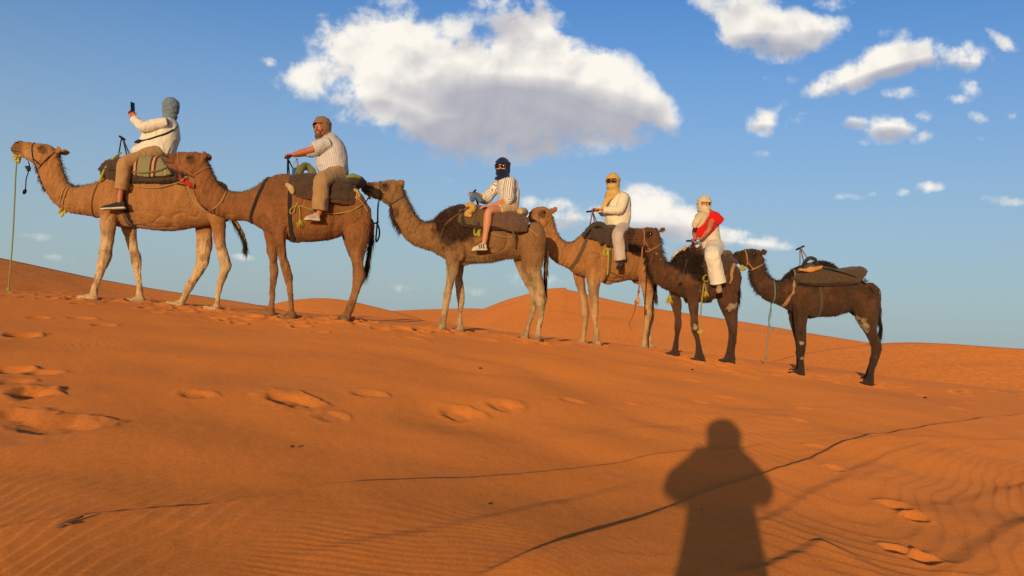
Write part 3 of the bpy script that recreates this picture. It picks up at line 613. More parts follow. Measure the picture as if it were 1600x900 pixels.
# ---------------------------------------------------------------- sun and sky
LD = nrm(ray(1120, 682))                       # the way the sunlight travels
sun = bpy.data.lights.new('sun', 'SUN'); so = bpy.data.objects.new('sun', sun); COL.objects.link(so)
sun.energy = SUN_E; sun.angle = math.radians(.55); sun.color = SUN_C
so.rotation_euler = Vector(LD).to_track_quat('-Z', 'Y').to_euler(); so.location = (-20, -60, 15)
W = bpy.data.worlds.new('World'); SC.world = W; W.use_nodes = True
nt = W.node_tree; nt.nodes.clear(); L = nt.links.new
wout = N(nt, 'OutputWorld')
sky = N(nt, 'TexSky', sky_type='NISHITA'); sky.sun_disc = False
SD = -LD
sky.sun_elevation = math.asin(SD[2]); sky.sun_rotation = math.atan2(SD[0], SD[1])
sky.altitude = 700; sky.air_density = SKY_AIR; sky.dust_density = SKY_DUST; sky.ozone_density = SKY_OZ
tcw = N(nt, 'TexCoord'); sep = N(nt, 'SeparateXYZ'); L(tcw.outputs['Generated'], sep.inputs[0])
ym = N(nt, 'Math', operation='MAXIMUM'); L(sep.outputs[1], ym.inputs[0]); ym.inputs[1].default_value = .05
uu = N(nt, 'Math', operation='DIVIDE'); L(sep.outputs[0], uu.inputs[0]); L(ym.outputs[0], uu.inputs[1])
vv = N(nt, 'Math', operation='DIVIDE'); L(sep.outputs[2], vv.inputs[0]); L(ym.outputs[0], vv.inputs[1])
UV = N(nt, 'CombineXYZ'); L(uu.outputs[0], UV.inputs[0]); L(vv.outputs[0], UV.inputs[1])
# clouds: bearing, height, half width, half height, turn, weight (degrees of a photograph pixel, in the sky's own plane north of here)
def cl(px, py): d = ray(px, py); return d[0]/d[1], d[2]/d[1]
CLOUDS = [(520,58,58,34,5,.72),(495,118,66,38,0,.8),(605,95,115,70,0,1.1),(575,32,45,24,0,.6),(640,25,40,28,0,.5),(705,55,45,45,20,.65),(745,38,30,30,0,.4),(825,40,65,48,0,.85),(850,105,105,65,10,1.1),(935,125,90,52,25,1.05),(1000,158,62,34,30,1.0),(1038,188,24,20,30,.75),
 (730,135,160,75,0,1.2),(770,180,160,55,0,1.15),(885,172,130,52,10,1.1),(800,214,115,40,0,.95),(735,236,78,26,0,.62),(870,228,80,22,0,.6),(625,150,105,52,0,1.),(545,158,60,28,20,.6),(600,180,70,22,15,.5),(423,98,17,10,20,.65),(1045,200,30,16,40,.5),(620,4,50,14,0,.5),(800,2,70,18,0,.6),
 (1120,10,45,22,10,.7),(1170,38,58,50,15,1.0),(1235,50,75,38,0,.95),(1290,46,48,24,-15,.7),(1300,8,45,16,-10,.5),(1200,75,55,26,10,.8),
 (1395,92,62,28,-12,.95),(1450,84,55,28,0,.9),(1325,120,58,28,-20,.9),(1508,90,50,26,0,.85),(1290,136,36,18,-20,.7),(1425,60,30,20,0,.5),(1380,52,22,14,0,.35),
 (1192,188,28,26,-25,.85),(1215,172,20,14,-40,.5),(1243,186,24,11,-25,.5),(1330,193,34,12,0,.55),(1395,200,44,24,-5,.75),(1445,213,28,12,-20,.7),(1428,184,46,12,-5,.6),(1412,145,34,12,0,.6),(1515,135,22,18,30,.6),(1497,154,26,10,0,.5),(1530,186,20,11,20,.55),(1570,68,26,14,35,.7),(1552,52,18,8,30,.4),
 (1215,122,44,12,0,.32),(1190,240,16,8,0,.4),(1130,213,14,10,0,.36),(1350,222,16,8,0,.42),(1528,217,14,7,0,.4),(1580,180,9,7,0,.45),(1450,292,28,11,0,.65),(1413,301,14,8,0,.6),(1568,313,36,10,4,.65),(1330,308,32,8,0,.42),(1355,303,16,8,0,.45),(1302,354,8,5,0,.4),
 (1000,318,60,30,5,.95),(1042,350,80,28,0,.95),(955,355,70,24,0,.75),(870,320,60,15,5,.6),(895,345,65,20,0,.7),(1110,368,72,19,5,.8),(1172,378,66,12,5,.65),(905,297,50,10,20,.38),(1090,395,80,16,0,.35),(1000,385,90,24,0,.5),
 (930,338,110,26,3,.72),(1085,364,115,20,5,.8),(1195,380,50,10,5,.5),(640,452,75,10,4,.34),(850,440,130,20,4,.36),(745,455,85,12,4,.32),(40,368,58,9,4,.36),(100,404,42,8,4,.33),(378,402,28,7,4,.42),(690,285,30,10,0,.4),(760,390,64,9,4,.3),(870,410,64,14,0,.34)]
GREYS = [(830,172,180,44,6,1.),(780,218,150,44,0,1.2),(920,192,120,36,10,1.),(650,182,85,20,12,.55),(725,130,50,30,0,.35),(560,170,60,14,20,.4),(1215,76,75,20,5,.9),(1255,66,55,16,-10,.6),(1395,118,85,13,-16,.9),(1320,140,55,10,-20,.7),(1490,106,60,9,0,.7),(1395,212,34,13,0,.9),(1196,202,30,8,0,.7),(1330,197,30,8,0,.8),(960,372,130,22,0,.9),(1095,388,110,12,3,.8),(880,355,70,12,0,.6),(800,42,40,26,0,.55),(835,25,45,22,0,.5)]  # shaded parts of the clouds, painted as grey into the cloud colour
def cloud_group(name, blobs):
    g = bpy.data.node_groups.new(name, 'ShaderNodeTree')
    g.interface.new_socket('P', in_out='INPUT', socket_type='NodeSocketVector')
    g.interface.new_socket('Field', in_out='OUTPUT', socket_type='NodeSocketFloat')
    gi = g.nodes.new('NodeGroupInput'); go = g.nodes.new('NodeGroupOutput'); acc = None
    for px, py, rx, ry, rot, w in blobs:
        mp = N(g, 'Mapping', vector_type='TEXTURE'); u, v = cl(px, py)
        mp.inputs['Location'].default_value = (u, v, 0); mp.inputs['Rotation'].default_value = (0, 0, math.radians(-rot)+ROLL)
        k = 1.42/FPX; mp.inputs['Scale'].default_value = (rx*k, ry*k, 1)
        if acc is None: g.links.new(gi.outputs[0], mp.inputs['Vector'])
        else:       # a negligible dependence on the previous shape keeps the node stack short
            ch = N(g, 'VectorMath', operation='MULTIPLY_ADD'); g.links.new(acc, ch.inputs[0]); ch.inputs[1].default_value = (1e-7, 1e-7, 0); g.links.new(gi.outputs[0], ch.inputs[2])
            g.links.new(ch.outputs[0], mp.inputs['Vector'])
        d = N(g, 'VectorMath', operation='DOT_PRODUCT'); g.links.new(mp.outputs[0], d.inputs[0]); g.links.new(mp.outputs[0], d.inputs[1])
        a = N(g, 'Math', operation='MULTIPLY_ADD', use_clamp=False); g.links.new(d.outputs['Value'], a.inputs[0]); a.inputs[1].default_value = -w; a.inputs[2].default_value = w
        if acc is None:
            mx = N(g, 'Math', operation='MAXIMUM'); g.links.new(a.outputs[0], mx.inputs[0]); mx.inputs[1].default_value = 0
        else:
            mx = N(g, 'Math', operation='SMOOTH_MAX'); g.links.new(a.outputs[0], mx.inputs[0]); g.links.new(acc, mx.inputs[1]); mx.inputs[2].default_value = .12
        acc = mx.outputs[0]
    g.links.new(acc, go.inputs[0]); return g
CG = cloud_group('cloud_shapes', CLOUDS); GG = cloud_group('cloud_shade', GREYS)
def M(op, a, b=None, c=None, clamp=False):
    n = N(nt, 'Math', operation=op, use_clamp=clamp)
    for i, v in enumerate((a, b, c)):
        if v is None: continue
        if isinstance(v, (int, float)): n.inputs[i].default_value = v
        else: L(v, n.inputs[i])
    return n.outputs[0]
def noise_at(P, scale, detail, rough, off=0.):
    n = N(nt, 'TexNoise'); n.noise_dimensions = '3D'; n.inputs['Scale'].default_value = scale; n.inputs['Detail'].default_value = detail; n.inputs['Roughness'].default_value = rough
    n.inputs['Distortion'].default_value = .25
    v = N(nt, 'VectorMath', operation='ADD'); L(P, v.inputs[0]); v.inputs[1].default_value = (off, off*.7, off*1.3); L(v.outputs[0], n.inputs['Vector']); return n.outputs['Fac']
P0 = UV.outputs[0]
gr0 = N(nt, 'Group'); gr0.node_tree = CG; L(P0, gr0.inputs[0]); f0 = gr0.outputs[0]
na_ = noise_at(P0, 10, 9, .60); nb_ = noise_at(P0, 42, 6, .60, 3.1)
nn = M('ADD', M('MULTIPLY', M('SUBTRACT', na_, .5), 2.3), M('MULTIPLY', M('SUBTRACT', nb_, .5), 1.4))
gate = M('MINIMUM', M('MULTIPLY', f0, 3.0), 1.)
d0 = M('SUBTRACT', M('ADD', M('MULTIPLY', M('MINIMUM', f0, 1.1), 1.25), M('MULTIPLY', nn, gate)), .40)
al = N(nt, 'MapRange', interpolation_type='SMOOTHSTEP'); L(d0, al.inputs[0]); al.inputs[1].default_value = -.06; al.inputs[2].default_value = .62
ofs = N(nt, 'VectorMath', operation='ADD'); L(P0, ofs.inputs[0]); ofs.inputs[1].default_value = (-.009, .017, 0)
ls1 = noise_at(P0, 10, 4, .48); ls2 = noise_at(ofs.outputs[0], 10, 4, .48)
gr = N(nt, 'Group'); gr.node_tree = GG; L(P0, gr.inputs[0])
nb = noise_at(P0, 7, 4, .5, 9.)
grey = M('MULTIPLY', M('ADD', M('MULTIPLY', gr.outputs[0], 1.35), M('MULTIPLY', M('SUBTRACT', nb, .5), 1.0)), M('MINIMUM', M('MULTIPLY', gr.outputs[0], 3.), 1.), clamp=True)
lit = M('ADD', M('MULTIPLY', M('SUBTRACT', ls1, ls2), 2.3), .80, clamp=True)  # sunlit cloud edges painted from noise against an up-left shifted copy
thin = M('MULTIPLY', M('SUBTRACT', 1., M('MULTIPLY', d0, 1.4), clamp=True), .12)
lum = M('ADD', M('MULTIPLY', lit, M('SUBTRACT', 1., M('MULTIPLY', grey, .78))), M('MULTIPLY', thin, M('SUBTRACT', 1., grey)), clamp=True)
rp = N(nt, 'ValToRGB'); L(lum, rp.inputs[0]); cr = rp.color_ramp
cr.elements[0].position = .12; cr.elements[1].position = .88
cr.elements[0].color = (*[float(q) for q in s2l((168, 169, 180))], 1); cr.elements[1].color = (*[float(q) for q in s2l((250, 245, 234))], 1)
e = cr.elements.new(.50); e.color = (*[float(q) for q in s2l((214, 210, 208))], 1)
bg1 = N(nt, 'Background'); bg1.inputs[1].default_value = SKY_K
away = N(nt, 'MapRange', interpolation_type='SMOOTHSTEP'); L(sep.outputs[1], away.inputs[0]); away.inputs[1].default_value = -.35; away.inputs[2].default_value = .25
skc = mixrgb(nt, away.outputs[0], mixrgb(nt, 1.0, sky.outputs[0], SUN_TINT, 'MULTIPLY'), mixrgb(nt, 1.0, sky.outputs[0], SKY_TINT, 'MULTIPLY'))
# pale blue-grey air low down, away from the sun
elv = N(nt, 'MapRange', interpolation_type='SMOOTHSTEP'); L(sep.outputs[2], elv.inputs[0]); elv.inputs[1].default_value = .48; elv.inputs[2].default_value = -.03
skc = mixrgb(nt, M('MULTIPLY', M('MULTIPLY', elv.outputs[0], HOR_MIX), away.outputs[0]), skc, HOR_COL)
L(skc, bg1.inputs[0])
bg2 = N(nt, 'Background'); bg2.inputs[1].default_value = CLOUD_K; L(rp.outputs[0], bg2.inputs[0])
front = M('GREATER_THAN', sep.outputs[1], .1)
am = M('MULTIPLY', M('MULTIPLY', M('MULTIPLY', al.outputs[0], .97), M('MINIMUM', M('ADD', M('MULTIPLY', f0, 1.25), .12), 1.)), front)
mx = N(nt, 'MixShader'); L(am, mx.inputs[0]); L(bg1.outputs[0], mx.inputs[1]); L(bg2.outputs[0], mx.inputs[2]); L(mx.outputs[0], wout.inputs[0])
W.cycles.sampling_method = 'MANUAL'; W.cycles.sample_map_resolution = 512
SC.view_settings.view_transform = 'Standard'; SC.view_settings.look = 'None'; SC.view_settings.exposure = EXPO; SC.view_settings.gamma = 1
# ================================================================ camels
LABELS = [
 ('large tan camel with pale lower legs at the head of the line', 'camel'),
 ('reddish brown camel whose muzzle rests by the green striped saddle bag', 'camel'),
 ('grey-brown camel with dark shaggy hump and pale patchy legs under the rider in shorts', 'camel'),
 ('light tan camel under the rider in yellow scarf and striped trousers', 'camel'),
 ('small dark brown camel with shaggy black hump under the rider in red', 'camel'),
 ('dark brown riderless camel at the tail end with a blue neck rope', 'camel')]
M_EYE = plain('eye_dark', s2l((22, 14, 10)), rough=.12, spec=.6, amt=.05, bump=0)
M_MOUTH = plain('mouth_dark', s2l((46, 26, 18)), rough=.8, spec=.1)
M_NAIL = plain('nail', s2l((70, 52, 40)), rough=.6)
BODY_BVH = []; BODIES = []; CROOT = []; CV = []
def leg(s, f, lat, secs, foot):
    L_ = []
    n = len(secs)
    for i, (xl, xr, y) in enumerate(secs):
        t = i/(n-1)
        la = lat*(1+.12*t)
        a = f.pt(xl, y, la); b = f.pt(xr, y, la); u = (b-a)/2*(.90 if i > 2 else 1.); c = (a+b)/2; w = np.linalg.norm(u)
        ratio = .8+.15*t if i > 1 else .62
        L_.append((c, u, f.n*max(w*ratio, .036)))
    s.loft(L_, n=18, sub=5)
    xl, xr, y = foot; la = lat*1.12
    ylast = secs[-1][2]; a = f.pt(xl, y, la); b = f.pt(xr, y, la); c = (a+b)/2; w = np.linalg.norm(b-a)/2
    hd = nrm(a-b)
    z0 = float(ground_z(np.array([c[0]]), np.array([c[1]]))[0])-.012
    top = L_[-1][0]; c[2] = z0
    # broad two-toed pad
    secs2 = [(top+A3(0, 0, .03), hd*np.linalg.norm(L_[-1][1]), f.n*.045)]
    tz = max(top[2]-z0, .03)
    secs2.append((c+hd*(-.02)+A3(0, 0, min(.075, tz)), hd*w*.78, f.n*.06))
    secs2.append((c+A3(0, 0, .035), hd*w*.98, f.n*.085)); secs2.append((c+A3(0, 0, .0), hd*w*1.02, f.n*.09))
    s.loft(secs2, n=18, sub=3, p=2.3)
    toes = []
    for sg in (-1, 1):
        tc = c+hd*(w*.72)+f.n*sg*.048+A3(0, 0, .03)
        s.ball(tc, hd*w*.46, f.n*.042, A3(0, 0, .036)); toes.append(tc+hd*(w*.42)+A3(0, 0, -.008))
    return toes, hd, w
def camel(i):
    c = CAMELS[i]; f = FR[i]; s = Shape()
    # trunk and neck in one skin
    secs = []
    for xt, yt, xb, yb, w in c['body']:
        a = f.pt(xt, yt); b = f.pt(xb, yb); nb_ = len(c['body']); j_ = len(secs)
        w = w*(.86 if j_ in (nb_-4, nb_-3) else .93 if j_ == nb_-5 else .92 if j_ in (7, 8) else 1.)
        secs.append(((a+b)/2, (a-b)/2, f.n*w))
    s.loft(secs, n=28, sub=5, p=2.15)
    hs = []
    for xt, yt, xb, yb, w in c['head']:
        a = f.pt(xt, yt); b = f.pt(xb, yb); hs.append(((a+b)/2, (a-b)/2, f.n*w))
    s.loft(hs, n=22, sub=4, p=2.3)
    # brow ridges, cheeks, lips
    ex, ey = c['eye']
    for sg in (-1, 1):
        e = f.pt(ex, ey-2.5, .07); off = e-f.pt(ex, ey-2.5, 0)
        s.ball(f.pt(ex-1, ey-3, .0)+f.n*sg*.075, f.h*.05, f.n*.03, A3(0, 0, .022))
        ch = f.pt(ex+2, ey+13); s.ball(ch+f.n*sg*.065, f.h*.075, f.n*.03, A3(0, 0, .06))
        nx, ny = c['nostril']; s.ball(f.pt(nx, ny)+f.n*sg*.036, f.h*.032, f.n*.018, A3(0, 0, .022))
    # ears: cupped leaves
    bx, by, tx, ty = c['ear']
    for sg in (-1, 1):
        b = f.pt(bx, by)+f.n*sg*.06; t = f.pt(tx, ty)+f.n*sg*.11; t = b+(t-b)*1.12; d = t-b
        s.loft([(b, f.n*.022, nrm(np.cross(d, f.n))*.028), (b+d*.45, f.n*.024, nrm(np.cross(d, f.n))*.055), (b+d*.8, f.n*.016, nrm(np.cross(d, f.n))*.040), (t, f.n*.008, nrm(np.cross(d, f.n))*.01)], n=12, sub=3)
    toes = []
    for lat, ls, foot in c['legs']:
        t, hd, w = leg(s, f, lat, ls, foot); toes.append((t, hd, w))
    # chest pad between the fore legs and shoulder blades / haunch muscle
    near = [l for l in c['legs'] if l[0] > 0]
    for lat in (1, -1):
        fl = near[0][1]; xl, xr, y = fl[0]; p = f.pt((xl+xr)/2+1, y+6, 0)+f.n*lat*.21
        s.ball(p, f.h*.15, f.n*.105, A3(0, 0, .26)); s.ball(p-f.h*.05-A3(0, 0, .22), f.h*.10, f.n*.085, A3(0, 0, .16))
        bl = near[1][1]; xl, xr, y = bl[0]; p = f.pt((xl+xr)/2-1, y+8, 0)+f.n*lat*.19
        s.ball(p, f.h*.19, f.n*.135, A3(0, 0, .29))
    fx = (near[0][1][2][0]+near[0][1][2][1])/2; k = int(np.argmin([abs(q[2]-fx-14) for q in c['body']])); q = c['body'][k]
    s.ball(f.pt(q[2], q[3]-1), f.h*.10, f.n*.085, A3(0, 0, .04))
    # root of the tail
    tl = [f.pt(*q) for q in c['tail']]
    s.tube([f.pt(c['tail'][0][0]-6, c['tail'][0][1]-6)]+tl, np.linspace(.05, .012, len(tl)+1), n=10, sub=4)
    me = s.fused(.0115, 1, .5)
    V = getV(me); Nn = getN(me)
    # muscle and skin: soft dips, ribs, wrinkles on neck and joints
    d = .014*fbm3(V, 4.2, 3, i)+.0035*fbm3(V*np.array([1, 1, .5]), 22., 2, i+3)
    loc = V-f.A; ax = loc@f.h
    neck = f.pt(*c['body'][5][:2]); tneck = sstep(.15, .5, (V-neck)@f.h+.35)
    d = d+.004*np.sin((ax*1.0+loc[:, 2]*.35)*75+3*fbm3(V, 4, 2, 9))*tneck*sstep(.9, 1.3, loc[:, 2]+.0)*.7
    lowleg = sstep(1.15, .85, loc[:, 2]+f.A[2]-np.interp(V[:, 0], *zip(*sorted((p[0], p[2]) for p in FEET[i*4:i*4+4]))))
    d = d+.010*(.4-2*np.abs(fbm3(V*np.array([1, 1, .2]), 15., 3, i+31)))*lowleg+.0035*fbm3(V, 40., 2, i+5)-.010*(1-sstep(.0, .12, np.abs(fbm3(V*np.array([1, 1, .6]), 3.2, 2, i+61))))*(1-.6*lowleg)*1.1
    setV(me, V+Nn*d[:, None]); V = getV(me)
    # --- coat colours by place
    base, pale, dark = A3(*c['coat']), A3(*c['pale']), A3(*c['dark'])
    z = V[:, 2]-np.interp(V[:, 0], *zip(*sorted((p[0], p[2]) for p in FEET[i*4:i*4+4])))
    nz = fbm3(V, 4., 4, 20+i); nz2 = fbm3(V, 11., 3, 40+i)
    C = np.tile(base, (len(V), 1))
    def blend(C, col, w): w = np.clip(w, 0, 1)[:, None]; return C*(1-w)+np.asarray(col)*w
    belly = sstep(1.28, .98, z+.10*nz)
    if i in (0, 2, 3):
        C = blend(C, pale, {0: 1., 2: .95, 3: .75}[i]*sstep(1.22, .78, z+.22*nz+.08*nz2)*(1-.55*sstep(.1, .5, nz2)*(1 if i == 2 else .5)))
        C = blend(C, base*.62, .6*sstep(.16, .42, nz2+.5*nz)*sstep(1.3, .7, z)*(1 if i != 3 else .6))
        C = blend(C, (base+pale)/2, .4*belly)
    else:
        C = blend(C, pale, .75*sstep(1.15, .6, z+.25*nz))
        C = blend(C, base*.7, .4*sstep(.1, .4, nz2))
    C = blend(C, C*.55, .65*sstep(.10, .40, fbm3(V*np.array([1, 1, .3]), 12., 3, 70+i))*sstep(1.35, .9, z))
    if i in (4, 5):
        C = blend(C, base*1.9, .55*sstep(.0, .4, nz+.4*nz2)*sstep(.95, 1.3, z))       # rusty bloom on the flanks
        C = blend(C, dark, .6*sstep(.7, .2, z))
    def spot(C, px, py, r, col, w, nois=.5, lat=None, hl=.2):
        p = f.pt(px, py, hl); dd = V-p; rr = np.sqrt((dd@f.h)**2+dd[:, 2]**2)
        side = (V-f.A)@f.n > -.02 if lat is None else np.ones(len(V), bool)
        return blend(C, col, w*sstep(1.15, .6, rr/r*(1+nois*nz2+.5*nois*nz))*side)
    wool = A3(.50, .36, .22)
    for px, py, r in {1: [(552, 402, .09)], 3: [(997, 472, .07)], 4: [(1139, 479, .07), (1084, 513, .045), (1055, 511, .03)], 5: [(1348, 510, .08), (1250, 536, .04), (1252, 560, .02)], 2: [(702, 461, .09), (842, 470, .09)], 0: [(168, 402, .09), (346, 410, .09), (316, 408, .07)]}.get(i, []):
        C = spot(C, px, py, r, wool if i in (4, 5, 0) else pale, .8 if i in (4, 5) else .6, 1.3 if i in (4, 5) else .5)
    # dark muzzle, eye line, nape and throat
    mz = c['head'][1]; 
    C = spot(C, mz[0]+2, mz[1]+4, .14, dark*1.1 if i not in (3,) else base*.6, .9 if i in (2,) else .6, .5, 1, .05)
    C = spot(C, (ex+mz[0])/2, (ey+mz[1])/2+12, .09, (base+pale)/2, .5 if i < 4 else .1, .4, 1, .08)
    C = spot(C, ex, ey+1, .075, dark, .85, .3, 1, .09)
    bump_ = {1: [(425, 290, .28, .3)], 2: [(712, 345, .36, 1.), (700, 365, .22, .9), (728, 350, .3, .9), (690, 338, .15, .8), (617, 330, .09, .7)], 4: [(1075, 405, .3, .9), (1085, 420, .25, .9), (1014, 405, .10, .7)], 5: [(1240, 425, .12, .7), (1295, 408, .2, .9)], 3: [(928, 362, .18, .35)], 0: [(104, 275, .07, .4)]}.get(i, [])
    for px, py, r, w in bump_: C = spot(C, px, py, r, dark, w, .45, 1)
    nap = np.array([f.pt(q[0], q[1]) for q in c['body'][:8]]); dn = np.min(np.linalg.norm(V[:, None]-nap[None], axis=2), axis=1) if len(V) < 1 else None
    dn = np.full(len(V), 9.)
    for q in crom(nap, 4): dn = np.minimum(dn, np.linalg.norm(V-q, axis=1))
    C = blend(C, dark, {0: .35, 1: .4, 2: .75, 3: .3, 4: .8, 5: .7}[i]*sstep(.10, .03, dn+.02*nz2))
    C = np.clip(C, .004, .9)
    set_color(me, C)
    bvh = BVHTree.FromPolygons([Vector(v) for v in V], [tuple(p.vertices) for p in me.polygons])
    BODY_BVH.append(bvh); CV.append((V, getN(me)))
    A = f.A.copy(); A[2] = float(ground_z(np.array([A[0]]), np.array([A[1]]))[0])
    # short lying hair all over the coat, joined to the skin
    rg = np.random.RandomState(200+i); nh = 26000; idx = rg.randint(0, len(V), nh); Nv = getN(me)
    flow = -f.h*.55+A3(0, 0, -.75); hl_ = (.020 if i in (0, 1, 3) else .034); Dh = Nv[idx]*(.16 if i in (0, 1, 3) else .30)+flow-(Nv[idx]*((flow*Nv[idx]).sum(1)[:, None]))*.9
    hm_ = hair_mesh(V[idx]-Nv[idx]*.002, Dh, .0*idx+hl_*(1-.6*lowleg[idx]), .0055, .15, .16, 2, 300+i); hc = np.repeat(C[idx]*rg.uniform(.72, 1.22, (nh, 1)), 6, axis=0); set_color(hm_, np.clip(hc, .003, .9))
    me = join_meshes(me, hm_)
    root = thing('camel', *LABELS[i], A, 'camels in the caravan'); CROOT.append(root)
    body = obj('body', me, coat_mat('camel_coat'), root); BODIES.append(body)
    # eyes; dark shapes painted for the shade in nostril hollows and mouth grooves
    for sg in (1, -1):
        o = f.pt(ex, ey, 0)+f.n*sg*.6; h = bvh.ray_cast(Vector(o), Vector(-f.n*sg))
        if h[0] is not None:
            p = A3(*h[0]); s2 = Shape().ball(p-f.n*sg*.008, f.h*.032, f.n*.020, A3(0, 0, .024)); obj('eye', s2.mesh(), M_EYE, root)
        nx, ny = c['nostril']; h = bvh.ray_cast(Vector(f.pt(nx, ny, 0)+f.n*sg*.5), Vector(-f.n*sg))
        if h[0] is not None:
            p = A3(*h[0]); s2 = Shape().ball(p-f.n*sg*.004, f.h*.034+A3(0, 0, .008), f.n*.007, A3(0, 0, .010)); obj('nostril', s2.mesh(), M_MOUTH, root)
        pts = []
        for mx_, my_ in crom(np.array(c['mouth'], float), 4):
            h = bvh.ray_cast(Vector(f.pt(mx_, my_, 0)+f.n*sg*.5), Vector(-f.n*sg))
            if h[0] is not None: pts.append(A3(*h[0])-f.n*sg*.002)
        if len(pts) > 3: obj('mouth', Shape().tube(pts, .006, n=6, sub=1).mesh(), M_MOUTH, root)
    for t, hd, w in toes:
        for q in t: obj('toenail', Shape().ball(q, hd*.03, f.n*.02, A3(0, 0, .016), n=10, m=6).mesh(), M_NAIL, root)
    # hair: mane, tail tuft, shag
    hm = hair_mat('camel_hair', dark*1.1); rng = np.random.RandomState(50+i)
    # mane along the nape
    Q = crom(nap, 10); P = []; D = []
    nm = {0: 420, 1: 800, 2: 800, 3: 800, 4: 700, 5: 800}[i]
    for k in np.linspace(0, len(Q)-2, nm).astype(int):
        t = nrm(Q[k+1]-Q[k]); up = nrm(np.cross(f.n, t)); up = up if np.dot(up, A3(.6, 0, .8)) > 0 else -up
        P.append(Q[k]+f.n*rng.normal(0, .03)-up*.012+(Q[k+1]-Q[k])*rng.uniform(0, 1)); D.append(up*.8+t*.5+f.n*rng.normal(0, .25))
    hl = {0: .10, 1: .07, 2: .10, 3: .055, 4: .10, 5: .11}[i]
    obj('mane', hair_mesh(P, D, hl*(.5+.5*rng.rand(nm)), .007, .3, .25, 3, i), hm, root)
    # tail tuft: hangs down past the tail tip
    TQ = crom(np.array(tl), 8); P = []; D = []
    nt_ = 750
    for k in rng.randint(len(TQ)//5, len(TQ), nt_):
        kk = min(k, len(TQ)-2); t = nrm(TQ[kk+1]-TQ[kk]); P.append(TQ[k]+rng.normal(0, .012, 3)); D.append(t+A3(0, 0, -.6)+f.n*rng.normal(0, .25)+f.h*rng.normal(0, .18))
    obj('tail_tuft', hair_mesh(P, D, (.10 if i != 1 else .15)+.08*rng.rand(nt_), .010, .25, .16, 3, i+9), hair_mat('tail_hair', dark*.5), root)
    # shaggy wool where the coat is long
    sh = {2: [(712, 345, .30, 2600), (690, 345, .16, 700)], 4: [(1076, 402, .27, 2300), (1090, 418, .22, 1900)], 5: [(1240, 424, .14, 500), (1293, 407, .15, 700)]}.get(i, [])
    th = {0: ((57, 262), (66, 285), 520, .06), 2: ((600, 318), (620, 350), 600, .10), 4: ((1007, 394), (1011, 432), 420, .10), 5: ((1166, 420), (1178, 446), 420, .08)}.get(i)
    if th:
        (xa, ya), (xb, yb), n_, l_ = th; P = []; D = []
        lo = crom(np.array([f.pt(q[2], q[3]) for q in c['body'][:6]]), 12); m_ = len(lo)//2
        for k in rng.randint(0, m_, n_): P.append(lo[k]+A3(0, 0, .02)+f.n*rng.normal(0, .035)-f.h*.015); D.append(f.h*.5+A3(0, 0, -.9)+f.n*rng.normal(0, .2))
        obj('throat_hair', hair_mesh(P, D, l_*(.5+.5*rng.rand(n_)), .009, .3, .2, 3, i+29), hm, root)
    Vw, _ = CV[i]
    for px, py, r, n_ in sh:
        P = []; D = []; Lh = []
        p = f.pt(px, py, .15); dd = Vw-p; rr = np.sqrt((dd@f.h)**2+dd[:, 2]**2)
        idx = np.where(rr < r)[0]
        if len(idx) == 0: continue
        for k in rng.choice(idx, n_):
            P.append(Vw[k]); D.append(CV[i][1][k]*.8+A3(0, 0, -.55)-f.h*.25+rng.normal(0, .15, 3)); Lh.append(rng.uniform(.04, .09) if i != 5 else rng.uniform(.05, .12))
        if P: obj('shaggy_wool', hair_mesh(P, D, np.array(Lh), .009, .5, .2, 3, i+19), hm, root)
for i in range(6): camel(i)
# ================================================================ saddles, halters, ropes
def hit(bvh, px, py, off=.012):
    d = nrm(ray(px, py)); h = bvh.ray_cast(Vector(CO), Vector(d))
    return A3(*h[0])-d*off if h[0] is not None else None
def on(i, px, py, off=.012, lat=.2):
    p = hit(BODY_BVH[i], px, py, off); f = FR[i]
    if p is None or f.lat(p) < -.12: return f.pt(px, py, lat)
    return p
def loop(i, top, bot, off=.012, n=36, a0=0., a1=360.):
    """points round the body of camel i in the plane through two pixels of its outline"""
    f = FR[i]; a = f.pt(*top); b = f.pt(*bot); c = (a+b)/2; u = nrm(a-b); P = []; O = []
    for k in range(n+1):
        t = math.radians(a0+(a1-a0)*k/n); d = u*math.cos(t)+f.n*math.sin(t)
        h = BODY_BVH[i].ray_cast(Vector(c), Vector(d))
        # outermost hit
        q = None; o = c.copy()
        for _ in range(6):
            if h[0] is None: break
            q = A3(*h[0]); h = BODY_BVH[i].ray_cast(Vector(q+d*.002), Vector(d))
            if h[0] is not None and np.linalg.norm(A3(*h[0])-q) > .12: break
        if q is None: q = c+d*np.linalg.norm(a-b)/2
        P.append(q+d*off); O.append(d)
    P = np.array(P)
    if abs(a1-a0) >= 360: P[-1] = P[0]
    for _ in range(2):
        Q = P.copy(); Q[1:-1] = (P[:-2]+P[1:-1]*2+P[2:])/4; P = Q
    return P, np.array(O)
def band(s, P, O, w, th=.006):
    P = np.asarray(P); T = np.gradient(P, axis=0); T /= np.maximum(np.linalg.norm(T, axis=1, keepdims=True), 1e-9); R = []
    for p, t, o in zip(P, T, O):
        v = nrm(np.cross(t, o)); o = nrm(o)
        R.append([p+v*w+o*th*.5, p+v*w*.7+o*th, p-v*w*.7+o*th, p-v*w+o*th*.5, p-v*w-o*th, p+v*w-o*th])
    s.rings(R); return s
